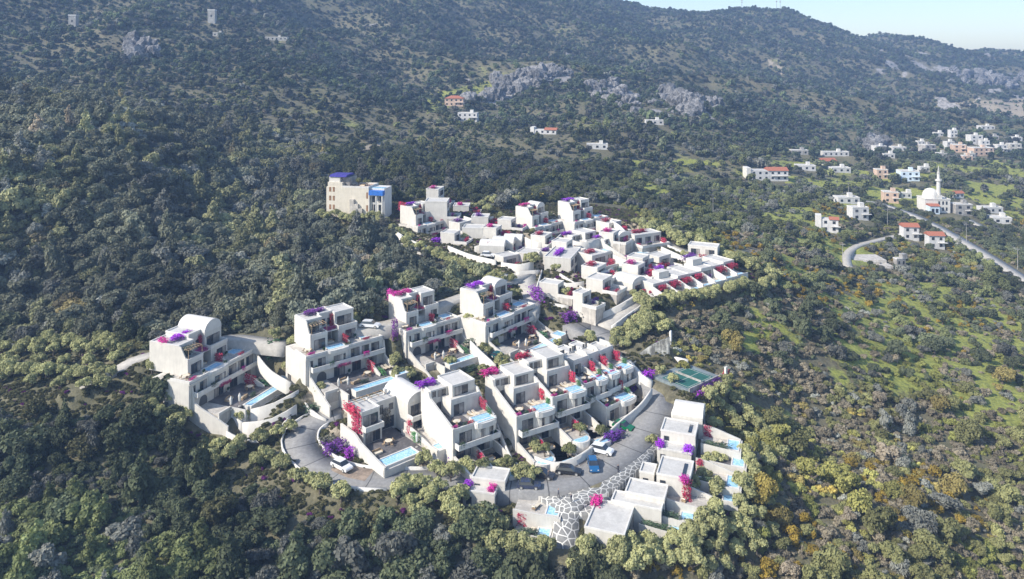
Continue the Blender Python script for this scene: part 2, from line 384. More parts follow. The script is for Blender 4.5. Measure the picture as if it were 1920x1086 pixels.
class House:
    """an Empty at the foot of a building, with its parts gathered by name"""
    def __init__(s, name, label, cat, p, ang, group=None):
        s.e = bpy.data.objects.new(name, None); COL.objects.link(s.e); s.p = np.array(p, float); s.a = ang
        s.e.location = tuple(s.p); s.e.rotation_euler = (0, 0, ang); tag(s.e, label, cat, group); s.P = {}
    def m(s, part, mat):
        if part not in s.P: s.P[part] = (MB(), mat)
        return s.P[part][0]
    def fin(s):
        for k, (mb, mat) in s.P.items(): mb.build(k.split('#')[0], mat, s.e)
    def at(s, u, w, z=0.):
        c, n = cos(s.a), sin(s.a); return s.p + np.array([u * c + w * n, u * n - w * c, z])
    def window(s, u0, u1, z0, z1, w, curtain=.5, side='f', door=False):
        """framed opening on the face at outward offset w (side f) or on the left / right gable"""
        f = MB(); g = MB(); q = MB(); t = .07; d0, d1 = w - .06, w + .05
        def bx(mb, a0, a1, b0, b1, e0, e1):
            if side == 'f': mb.box(a0, a1, e0, e1, b0, b1)
            else: mb.box(e0, e1, a0, a1, b0, b1)
        if side == 'l': d0, d1 = w + .06, w - .05
        sg = 1 if side != 'l' else -1
        bx(f, u0, u0 + t, z0, z1, d0, d1); bx(f, u1 - t, u1, z0, z1, d0, d1); bx(f, u0 + t, u1 - t, z1 - t, z1, d0, d1); bx(f, u0 + t, u1 - t, z0, z0 + t, d0, d1)
        k = max(1, round((u1 - u0) / 1.0))
        for i in range(1, k):
            c = u0 + (u1 - u0) * i / k; bx(f, c - .03, c + .03, z0 + t, z1 - t, d0, d1)
        fr = f.build('door' if door else 'window', M_FRAME, s.e)
        bx(g, u0 + t, u1 - t, z0 + t, z1 - t, w - .05 * sg, w + .012 * sg); g.build('pane', M_GLASS, fr)
        if curtain:
            L = (u1 - u0 - 2 * t); a = u0 + t + (L * (1 - curtain) if rng.random() < .6 else 0)
            bx(q, a + .02, a + L * curtain - .02, z0 + t, z1 - t, w - .04 * sg, w + .02 * sg); q.build('curtain', M_CURT, fr)
        return fr
    def parapet(s, part, u0, u1, w0, w1, z, h=.4, t=.22, sides='fblr'):
        m_ = s.m(part, M_WHITE)
        if 'f' in sides: m_.box(u0, u1, w1 - t, w1, z, z + h)
        if 'b' in sides: m_.box(u0, u1, w0, w0 + t, z, z + h)
        e0 = w0 + (t if 'b' in sides else 0); e1 = w1 - (t if 'f' in sides else 0)
        if 'l' in sides: m_.box(u0, u0 + t, e0, e1, z, z + h)
        if 'r' in sides: m_.box(u1 - t, u1, e0, e1, z, z + h)
    def block(s, u0, u1, w0, w1, z0, z1, roof='flat', rh=1.3, part='walls', wm=None):
        s.m(part, wm or M_WALL).box(u0, u1, w0, w1, z0, z1)
        if roof == 'flat':
            s.parapet('roof_edge', u0 - .06, u1 + .06, w0 - .06, w1 + .06, z1 + .002, .32, .24); s.m('roof', M_ROOF).box(u0 + .19, u1 - .19, w0 + .19, w1 - .19, z1 - .1, z1 + .1)
        elif roof == 'vault':
            s.m('vaulted_roof', M_WHITE).vault(u0 - .05, u1 + .05, w0 - .05, w1 + .05, z1 + .002, rh)
    def pool(s, u0, u1, w0, w1, z, rim=.3, part='pool_rim', depth=.8):
        r = s.m(part + '#%d' % len(s.P), M_WHITE)
        r.box(u0 - rim, u1 + rim, w1, w1 + rim, z - depth, z + .05); r.box(u0 - rim, u1 + rim, w0 - rim, w0, z - depth, z + .05)
        r.box(u0 - rim, u0, w0, w1, z - depth, z + .05); r.box(u1, u1 + rim, w0, w1, z - depth, z + .05)
        s.m('pool_water#%d' % len(s.P), M_POOL).box(u0, u1, w0, w1, z - depth, z - .06)
FH = 2.95
def fit(P0, P1, Y0):
    """a level front edge seen between two photo pixels: origin, direction, length"""
    a = P3(P0[0], P0[1], Y0); Y1 = Y0 * (P0[1] - HY) / (P1[1] - HY); b = P3(P1[0], P1[1], Y1)
    d = b - a; return a, math.atan2(d[1], d[0]), float(np.hypot(d[0], d[1]))
def pad(p, ang, u0, u1, w0, w1, ztop, soft=1.6, zlow=None):
    """cut the hillside down to ztop (and fill up to zlow) under part of a building"""
    c, n = cos(ang), sin(ang)
    def f(x, y, h):
        k = (np.abs(x - p[0]) < 60) & (np.abs(y - p[1]) < 60)
        if not k.any(): return h
        dx = x[k] - p[0]; dy = y[k] - p[1]; u = dx * c + dy * n; w = dx * n - dy * c
        d = np.maximum(np.maximum(u0 - u, u - u1), np.maximum(w0 - w, w - w1)); t = np.clip(1 - d / soft, 0, 1)
        hh = h[k]; hh = np.where(hh > ztop, hh + (ztop - hh) * t, hh)
        if zlow is not None: hh = np.where(hh < zlow, hh + (zlow - hh) * t, hh)
        h = h.copy(); h[k] = hh; return h
    return f
# ------------------------------------------------------------------ flowering climbers, hedges, olives
FLOW = {'crimson': (.44, .010, .06), 'magenta': (.62, .012, .30), 'purple': (.34, .015, .62), 'violet': (.16, .025, .30), 'pink': (.55, .05, .20), 'green': (.035, .085, .03), 'yellow': (.55, .46, .03), 'grey green': (.13, .15, .09), 'bright green': (.03, .16, .04)}
m = NT('blossom'); at = m.n('Attribute', attribute_type='INSTANCER', attribute_name='tint'); nn = m.noise(2.6, None, 3, .7)
c = m.mix(m.ramp(nn, [(.56, (0, 0, 0)), (.64, (1, 1, 1))]), at.outputs['Color'], (.045, .07, .025)); c = m.mix(m.ramp(m.noise(7., None, 1), [(.4, (0, 0, 0)), (.8, (.22, .22, .22))]), c, (.40, .22, .30))
M_FLOWER = m.fin(c, .8)
def cloud_mesh(name, n, size, seed):
    r = np.random.default_rng(seed); C = r.random((n, 3)) - .5; C[:, 2] = np.abs(C[:, 2]) ** .8 * np.sign(C[:, 2])
    w = .75 + .25 * np.sin(C[:, 0] * 9 + seed) ; C[:, 1] *= w; N = C * np.array([.6, .6, 2.]) + np.array([0, 0, .5]); N /= np.linalg.norm(N, axis=1)[:, None]
    keep = np.sin(C[:, 0] * 11 + seed * 2) + np.sin(C[:, 1] * 8 + seed) + r.normal(0, .7, n) > -1.35; C = C[keep]; N = N[keep]; C += r.normal(0, .06, C.shape)
    V = leaf_cards(C, N, size, r); return npmesh(name, V, np.arange(len(V)), np.full(len(V) // 4, 4), M_FLOWER)
CLOUDS = [cloud_mesh('climber', 620, .06, 5 + i) for i in range(4)]
def climber(p, size, ang=0., tilt=0., colour='magenta', label=None, name='bougainvillea', cat='climbing plant', group=None):
    o = bpy.data.objects.new(name, CLOUDS[rng.integers(0, 4)]); COL.objects.link(o)
    o.location = tuple(p); o.scale = size; o.rotation_euler = (tilt, 0, ang); o['tint'] = [c * (.85 + .3 * rng.random()) for c in FLOW[colour]]
    return tag(o, label, cat, group)
def plant_tree(kd, p, s, tint, label, name, group, cat='tree'):
    c, t = TREES[kd][rng.integers(0, nvar(kd))]; e = bpy.data.objects.new(name, None); COL.objects.link(e); e.location = tuple(p); e.rotation_euler = (0, 0, rng.random() * 6.28)
    e.scale = (s, s * (.9 + .2 * rng.random()), s * (.9 + .2 * rng.random())); tag(e, label, cat, group); f = .8 + .4 * rng.random()
    for nm, mm in (('crown', c), ('trunk', t)):
        o = bpy.data.objects.new(nm, mm); link(o, e); o['tint'] = [v * f for v in tint]
    return e
def nvar(k): return len(TREES[k])
# ------------------------------------------------------------------ terrace furniture, one model of each kind, then copied
PROTO = {}
def proto(kd, parts):
    PROTO[kd] = [(n, mb, mat) for n, mb, mat in parts]
lf = MB().box(-.35, .35, -.95, .95, .22, .30); [lf.box(a, a + .07, b, b + .07, 0, .22) for a in (-.33, .26) for b in (-.9, .8)]
proto('sun_lounger', [('frame', lf, M_TAN), ('cushion', MB().box(-.32, .32, -.25, .93, .302, .40).prof([(-.93, .62), (-.85, .74), (-.23, .42), (-.27, .303)], -.32, .32), M_CREAM)])
tb = MB().cyl(0, 0, .70, .76, .75, .75, 16); proto('round_table', [('top', tb, M_CREAM), ('leg', MB().cyl(0, 0, 0, .70, .12, .07, 8), M_TAN)])
ch = MB().box(-.22, .22, -.22, .22, .42, .47); [ch.box(a, a + .04, b, b + .04, 0, .42) for a in (-.22, .18) for b in (-.22, .18)]
proto('chair', [('seat', ch, M_TAN), ('backrest', MB().box(-.22, .22, -.26, -.22, .47, .92), M_TAN)])
so_ = MB().box(-.9, .9, -.4, .4, .05, .38); proto('sofa', [('seat', so_, M_CREAM), ('backrest', MB().box(-.9, .9, -.62, -.4, .05, .75), M_TAN), ('armrest', MB().box(-1.02, -.9, -.62, .4, .05, .55), M_TAN), ('armrest', MB().box(.9, 1.02, -.62, .4, .05, .55), M_TAN)])
proto('parasol', [('pole', MB().cyl(0, 0, 0, 2.9, .04, .04, 6), M_TAN), ('canopy', MB().cyl(0, 0, 1.1, 2.2, .20, .30, 8).cyl(0, 0, 2.2, 2.85, .30, .05, 8), M_WHITE), ('base', MB().cyl(0, 0, -.0, .12, .3, .25, 10), M_STONE)])
proto('planter', [('pot', MB().cyl(0, 0, 0, .55, .22, .33, 10), M_STONE)])
PMESH = {}
def furn(kd, p, ang, label, group, cat=None):
    e = bpy.data.objects.new(kd, None); COL.objects.link(e); e.location = tuple(p); e.rotation_euler = (0, 0, ang); tag(e, label, cat or kd.replace('_', ' '), group)
    if kd not in PMESH:
        PMESH[kd] = []
        for n, mb, mat in PROTO[kd]:
            o = mb.build(n, mat, e); PMESH[kd].append((n, o.data))
    else:
        for n, me in PMESH[kd]: link(bpy.data.objects.new(n, me), e)
    if kd == 'planter':
        o = bpy.data.objects.new('foliage', TREES['bush'][0][0]); link(o, e); o.location = (0, 0, .45); o.scale = (.45, .45, .7); o['tint'] = list(FLOW['green'])
    return e
# ------------------------------------------------------------------ where things grow (laid out on the survey photograph, standing on the ground)
ESTATE_A = [(215,690),(240,668),(430,634),(540,637),(610,606),(700,598),(760,583),(860,548),(930,525),(985,505),(1030,505),(1070,560),(1150,585),(1190,640),(1250,640),(1265,690),(1350,690),(1330,745),(1290,760),(1330,800),(1400,850),(1440,900),(1420,960),(1330,1060),(1140,1050),(1000,1020),(900,1000),(850,990),(780,990),(700,985),(640,985),(560,965),(490,920),(410,900),(350,850),(330,765),(290,735),(215,720)]
ESTATE_B = [(600,405),(615,378),(745,378),(830,366),(960,396),(1050,376),(1165,384),(1260,440),(1440,530),(1240,570),(1200,600),(1150,620),(1000,545),(980,530),(850,495),(760,465),(715,435),(600,432)]
LEFT_ROW = [(-200,655),(215,645),(300,790),(200,782),(0,780),(-200,780)]
KEEP_OUT = [ESTATE_A, ESTATE_B, LEFT_ROW]
CLEAR = []
def softpoly(px, py, poly, s=1.0):
    return inpoly(px, py, poly).astype(float) * s
def grass_mask(px, py, x, y):
    return grass_mask0(px, py, x, y) * ~(inpoly(px, py, ESTATE_A) | inpoly(px, py, ESTATE_B))
def grass_mask0(px, py, x, y):
    g = np.zeros(len(x)); n = fbm(x, y, 34, 51, 3); n2 = fbm(x, y, 14, 57, 2)
    v = (px > 1180) & (py < 800) & (py > 300) & (y < 620); g = np.where(v, np.clip((n - .52) * 5, 0, .8), g)
    p1 = [(1600,560),(1920,560),(1920,740),(1800,720),(1620,640)]; g = np.maximum(g, softpoly(px, py, p1) * np.clip((n - .42) * 6, 0, .9))
    p2 = [(1350,400),(1500,390),(1700,470),(1900,560),(1500,560),(1380,470)]; g = np.maximum(g, softpoly(px, py, p2) * np.clip((n2 - .48) * 6, 0, .8))
    p3 = [(1440,300),(1920,330),(1920,400),(1680,390),(1420,330)]; g = np.maximum(g, softpoly(px, py, p3) * np.clip((n2 - .46) * 6, 0, .9))
    p4 = [(790,180),(920,150),(930,175),(800,215)]; g = np.maximum(g, softpoly(px, py, p4) * .55)
    m_ = (y > 430) & (px > 500); g = np.where(m_, np.maximum(g, np.clip((n - .62) * 3, 0, .35)), g)
    p5 = [(1340,620),(1480,600),(1620,640),(1600,760),(1450,790),(1360,720)]; g = np.maximum(g, softpoly(px, py, p5) * np.clip((n2 - .44) * 6, 0, .9))
    lo = (px > 1180) & (py >= 800); g = np.where(lo, np.maximum(g, np.clip((n - .58) * 4, 0, .5)), g)
    return g
def rock_mask(px, py, x, y):
    n = fbm(x, y, 28, 61, 4); g = np.zeros(len(x))
    for poly in ([(905,190),(930,150),(1000,122),(1070,120),(1075,150),(1000,165),(930,200)], [(1090,150),(1140,150),(1200,180),(1195,200),(1120,185)], [(1240,175),(1330,180),(1340,225),(1250,210)]):
        g = np.maximum(g, softpoly(px, py, poly) * np.clip((n - .3) * 5, 0, 1))
    r = (px > 1640) & (y > 800) & (py < 250); g = np.where(r, np.clip((n - .59) * 6, 0, .8), g)
    q = (y > 500) & (px < 1640); g = np.where(q, np.maximum(g, np.clip((n - .74) * 6, 0, .7)), g)
    lo = (px > 1150) & (py > 600); g = np.where(lo, np.maximum(g, np.clip((n - .7) * 5, 0, .25)), g)
    return g
def bare_mask(px, py, x, y):
    n = fbm(x, y, 20, 71, 3); g = np.zeros(len(x))
    for poly in ([(1370,430),(1430,450),(1450,490),(1400,500),(1360,460)], [(1620,262),(1665,258),(1690,280),(1620,290)], [(1780,190),(1920,185),(1920,225),(1860,212)], [(1440,110),(1470,128),(1466,140),(1440,122)],
                 [(640,285),(720,266),(715,278),(650,292)]):
        g = np.maximum(g, softpoly(px, py, poly) * np.clip((n - .25) * 4, .5, 1))
    inner = [(770,395),(960,405),(1160,392),(1250,450),(1400,528),(1200,580),(1120,600),(1010,560),(980,525),(860,492),(780,465)]
    g = np.maximum(g, softpoly(px, py, inner, .75) * np.clip((n - .2) * 3, .3, 1))
    mid_ = [(560,740),(700,690),(900,640),(1060,630),(1180,660),(1210,740),(1120,850),(980,890),(760,890),(620,820)]
    g = np.maximum(g, softpoly(px, py, mid_, .6) * np.clip((n - .3) * 3, .2, 1))
    lo = (px > 1150) & (py > 560) & (y < 260); g = np.where(lo, np.maximum(g, np.clip((n - .66) * 4, 0, .2)), g)
    return g
# ------------------------------------------------------------------ villas, three-storey, stepping down the hill (first row)
def villa_A(P0, P1, Y0, nm, who, vault=False, flowers=('purple', 'magenta'), W=None, small=False, pergola=True, back=11., tall=0., drop=2.5, rend=8.2):
    p, a, L = fit(P0, P1, Y0); W = W or L; k = W / 21.3; p = p + np.array([0, 0, -.45])
    H = House('villa', who, 'villa', p, a, 'stepped villas with long pools')
    U = lambda v: v * k
    # lower two storeys
    H.m('walls', M_WALL).box(0, W, -9, 0, -2 * FH, -.02)
    H.m('walls', M_WALL).box(U(1.5), W, -9, -.0 - .6, -2 * FH - 4, -2 * FH - .002)
    H.m('foundation', M_WALL).box(.02, W - .02, -10, -9.002, -9, -.05)
    H.m('terrace', M_TERR).box(.25, W - .25, -9, -.25, -.018, .04)
    bay = [(U(5.6), 0.), (U(6.2), .5), (U(7.2), .8), (U(9.5), .85), (U(11), .6), (U(11.6), 0.), (U(11.6), -.3), (U(5.6), -.3)]
    H.m('walls', M_WALL).plan([(u, w - .02) for u, w in bay], -FH + .2, -.03)
    H.parapet('parapet', 0, W, -5.2, .12, -.015, .5, .3, 'flr'); H.m('parapet', M_WHITE).plan([(u, w + .14) for u, w in bay], -.25, .42)
    H.m('moulding', M_WHITE).box(-.05, W + .05, .123, .26, -.30, -.12)
    H.pool(U(6.4), U(10.8), -2.2, -.35, .42, .3); H.pool(U(16.5), U(20), -4.6, -2.2, .30, .25)
    # balcony over the lowest storey
    H.m('balcony', M_WHITE).box(U(1.2), W, .002, 1.3, -FH - .18, -FH); H.parapet('balcony_parapet', U(1.2), W, .1, 1.3, -FH + .002, .85, .2, 'flr')
    for (u0, u1, z0, z1, c) in ((.9, 1.9, .15, 2.1, 0), (3.2, 5.2, .1, 2.2, .5), (12.2, 14.6, .1, 2.3, .6), (15.3, 17.3, .1, 2.3, .4), (18., 20.3, .1, 2.3, .6)):
        H.window(U(u0), U(u1), -FH + z0, -FH + z1, 0., c)
    H.window(U(7.0), U(10.2), -FH + .3, -FH + 2.1, .80, .6)
    for (u0, u1, c) in ((7.5, 10.5, .5), (12.5, 15., .0), (16.5, 19.5, .4)):
        H.window(U(u0), U(u1), -2 * FH + .05, -2 * FH + 2.3, 0., c)
    ar = H.m('arch', M_FRAME); n = 8; c0, r0 = U(4.2), 1.15; ar.add([(c0 + r0 * cos(pi * i / n), -.035, -2 * FH + .9 + r0 * sin(pi * i / n)) for i in range(n + 1)] + [(c0 - r0, -.035, -2 * FH), (c0 + r0, -.035, -2 * FH)], [tuple(range(n + 1)) + (n + 1, n + 2)])
    # deck, long pool and outer wall
    H.m('deck', M_DECK).box(U(5.5), W - .4, .002, 8.2, -2 * FH - 2, -2 * FH + .03); H.m('terrace', M_TERR).box(U(1.6), U(5.5), .002, 7, -2 * FH - 2, -2 * FH + .02)
    H.pool(U(7.5), U(18.2), 8.3, 10.0, -2 * FH + .1, .3, 'pool_rim', 2.6); H.pool(U(18.9), U(21.6), 7.2, 10.0, -2 * FH + .75, .3, 'pool_rim', 3.3)
    H.m('retaining_wall', M_WALL).box(U(5.2), U(22.), 10.32, 10.7, -2 * FH - 5.5, -2 * FH - 1.0)
    H.m('retaining_wall', M_WALL).box(U(5.2) - .35, U(5.2), 6.5, 10.7, -2 * FH - 5.5, -2 * FH + .3)
    # sweeping side walls
    sw = [(-9., -.6), (0., -.6), (.6, -FH - 1.2), (2.5, -2 * FH + .9), (7, -2 * FH - .6), (9.5, -2 * FH - 1.6), (9.5, -2 * FH - 5), (-9, -2 * FH - 3)]
    H.m('side_wall#%d' % len(H.P), M_WALL).prof(sw, U(1.2) - .35, U(1.2)); H.m('side_wall#%d' % len(H.P), M_WALL).prof([(min(w + .3, rend), z + .3 if 1 < i < 6 else z) for i, (w, z) in enumerate(sw)], W + .02, W + .38)
    H.m('side_wall#%d' % len(H.P), M_WALL).box(U(1.2), U(5.2) - .35, 6.6, 6.95, -2 * FH - 5, -2 * FH + .55)
    # upper house: left wing, middle, right wing
    l0, l1, m1, r1 = U(3.2), U(7.5), U(11.2), U(16.6)
    H.block(l0, l1, -back, -3, .0, FH, None); H.block(l0, l1, -back, -5.8, FH, 2 * FH, 'flat')
    H.m('side_wall#%d' % len(H.P), M_WALL).prof([(-back, FH), (-3, FH), (-3, FH + .75), (-3.6, FH + .9), (-4.9, 2 * FH + .1), (-5.6, 2 * FH + .3), (-back, 2 * FH + .3)], l0 - .32, l0 - .065)
    H.m('side_wall#%d' % len(H.P), M_WALL).box(l0 - .32, l0 - .002, -back, -3, -.0, FH)
    H.parapet('balcony_parapet', l0, l1, -5.8, -2.95, FH + .002, .7, .2, 'fr')
    H.window(l0 + .6, l1 - .6, .1, 2.3, -3, .4); H.window(l0 + 1.0, l1 - .7, FH + .1, FH + 2.2, -5.8, .5)
    H.block(l1 + .002, m1, -back, -7.2, 0, 2 * FH + .35 + tall * .5, 'flat'); H.window(l1 + .4, l1 + 1.5, FH + .5, FH + 2.1, -7.2, 0); H.window(l1 + 2.1, l1 + 3.1, FH + .5, FH + 2.1, -7.2, 0); H.window(l1 + .4, m1 - .4, .1, 2.3, -7.2, .3)
    H.m('canopy', M_WHITE).box(l1 + .05, m1 - .05, -7.15, -4.4, FH - .15, FH); H.m('canopy', M_WHITE).box(l1 + .1, l1 + .3, -4.7, -4.5, 0, FH - .152)
    H.block(m1 + .002, r1, -back, -4.2, 0, FH, None)
    H.block(m1 + .002, r1, -back, -6.0, FH, 2 * FH + (.2 if not vault else -.3) + tall * .8, 'vault' if vault else 'flat', 1.5 + tall)
    H.parapet('balcony_parapet', m1, r1, -6, -4.1, FH + .002, .75, .2, 'flr')
    H.window(m1 + .6, r1 - .6, FH + .1, FH + 2.3, -6.0, .5); H.window(m1 + 1.8, r1 - .5, .1, 2.3, -4.2, .4)
    # party wall of the right-hand terrace
    H.m('party_wall#%d' % len(H.P), M_WALL).prof([(-4.2, 0), (-4.2, 1.6), (-1.2, .5), (-1.2, 0)], m1 + 1.2, m1 + 1.45)
    H.m('party_wall#%d' % len(H.P), M_WALL).prof([(.01, -2 * FH), (.01, -FH - .3), (2.2, -FH - .8), (6.5, -2 * FH + .5), (6.5, -2 * FH)], U(16.2), U(16.2) + .28)
    if pergola:
        g = H.m('pergola', M_TAN)
        for i in range(6): g.box(l0 + .2 + i * (l1 - l0 - .4) / 5 - .05, l0 + .25 + i * (l1 - l0 - .4) / 5, -5.7, -3.2, 2 * FH - .45, 2 * FH - .33)
        g.box(l0 + .1, l1, -3.3, -3.2, 2 * FH - .58, 2 * FH - .452); g.box(l0 + .1, l0 + .2, -3.3, -3.2, FH, 2 * FH - .582); g.box(l1 - .1, l1, -3.3, -3.2, FH, 2 * FH - .582)
    H.fin()
    CARVE.append(pad(p, a, -1, W + .2, -back, 0, p[2] - .8)); CARVE.append(pad(p, a, 0, W + .2, 0, 10.5, p[2] - 2 * FH - 1.2, 2.5)); CARVE.append(pad(p, a, 2, W + 1, 10.9, 12.8, p[2] - 2 * FH - drop, 3.)); 
    f = flowers
    climber(H.at((l1 + m1) / 2, -5.6, FH + .15), (m1 - l1, 2.4, .5), a, 0, 'pink', 'pink bougainvillea over the middle canopy of the ' + nm)
    climber(H.at(m1 - .4, -6.9, FH + 1.3), (.9, 1., 2.8), a, 0, 'crimson', 'crimson bougainvillea climbing between the windows of the ' + nm)
    climber(H.at(l1 - .2 if not f[0] == 'none' else l1, -9.3, 2 * FH + .75), (m1 - l1 + 1.5, 2.6, .6), a, 0, f[0], f[0] + ' bougainvillea lying on the flat roof of the ' + nm)
    climber(H.at(m1 + 1.05, -2.9, .9), (.5, 2.6, 1.6), a, 0, 'crimson', 'crimson bougainvillea on the upper terrace of the ' + nm)
    climber(H.at(U(9.5), 1.2, -FH - .1), (3.2, 1.6, .55), a, 0, 'pink', 'pink bougainvillea hanging over the balcony edge of the ' + nm)
    climber(H.at(U(16.1), 2.6, -2 * FH + 1.2), (.5, 3.2, 2.0), a, 0, 'crimson', 'crimson bougainvillea on the lower deck of the ' + nm)
    climber(H.at(U(17.2), 5.2, -2 * FH + .6), (.8, 4.2, 1.0), a, 0, 'bright green', 'clipped green hedge on the lower deck of the ' + nm, 'hedge', 'hedge')
    if f[1] != 'none': climber(H.at(l0 + .3, -10.5, 2 * FH - .2), (1.0, 3.6, 2.6), a, 0, f[1], f[1] + ' bougainvillea over the back corner of the ' + nm)
    climber(H.at(l0 + 1.2, -4.7, 2 * FH - .9), (2.2, 2.2, 1.3), a, 0, 'grey green', 'grey green vine hanging from the balcony pergola of the ' + nm, 'vine', 'vine')
    climber(H.at(U(13), 10.8, -2 * FH - 2.3), (U(13), .8, 2.2), a, 0, 'grey green', 'plants trailing below the long pool of the ' + nm, 'trailing_plant', 'plants')
    if small: return H
    g = 'furniture on the terraces of the ' + nm
    for i in range(3): furn('sun_lounger', H.at(U(18.6) + i * .95 - .3, 3.6, -2 * FH + .03), a + .3, 'sun lounger on the lower deck of the ' + nm, 'loungers on the lower deck of the ' + nm)
    for i in range(2): furn('parasol', H.at(U(4.5) + i * 1.9, 7.2 + i * .6, -2 * FH + .03), a, 'closed white parasol on the lower deck of the ' + nm, 'closed parasols of the ' + nm)
    furn('sofa', H.at(U(8), 3.8, -2 * FH + .03), a + .2, 'cream sofa on the dark lower deck of the ' + nm, g); furn('sofa', H.at(U(9.8), 5.9, -2 * FH + .03), a + 3.3, 'cream sofa turned to face the house on the deck of the ' + nm, g)
    furn('round_table', H.at(U(14.2), 4.2, -2 * FH + .03), 0, 'round cream table on the lower deck of the ' + nm, g)
    for i in range(4): furn('chair', H.at(U(14.2) + 1.15 * cos(i * 1.57), 4.2 + 1.15 * sin(i * 1.57), -2 * FH + .03), a + pi / 2 - i * 1.57, 'wooden chair at the deck table of the ' + nm, 'chairs round the deck table of the ' + nm)
    furn('round_table', H.at(U(1.9), -2.6, .04), 0, 'round cream table on the upper left terrace of the ' + nm, g)
    for i in range(3): furn('chair', H.at(U(1.9) + 1.1 * cos(i * 2.1), -2.6 + 1.1 * sin(i * 2.1), .04), a + pi / 2 - i * 2.1, 'wooden chair at the upper table of the ' + nm, 'chairs round the upper table of the ' + nm)
    furn('sofa', H.at(U(9.2), -4.8, .04), a, 'cream sofa on the upper terrace of the ' + nm, g)
    for u, w, z in ((U(15.6), -3.6, .04), (U(5.4), -.9, .04), (U(11.4), .6, -2 * FH + .03), (U(2.4), .7, -FH + .01)): furn('planter', H.at(u, w, z), 0, 'planted stone pot on a terrace of the ' + nm, 'planted pots of the ' + nm)
    return H

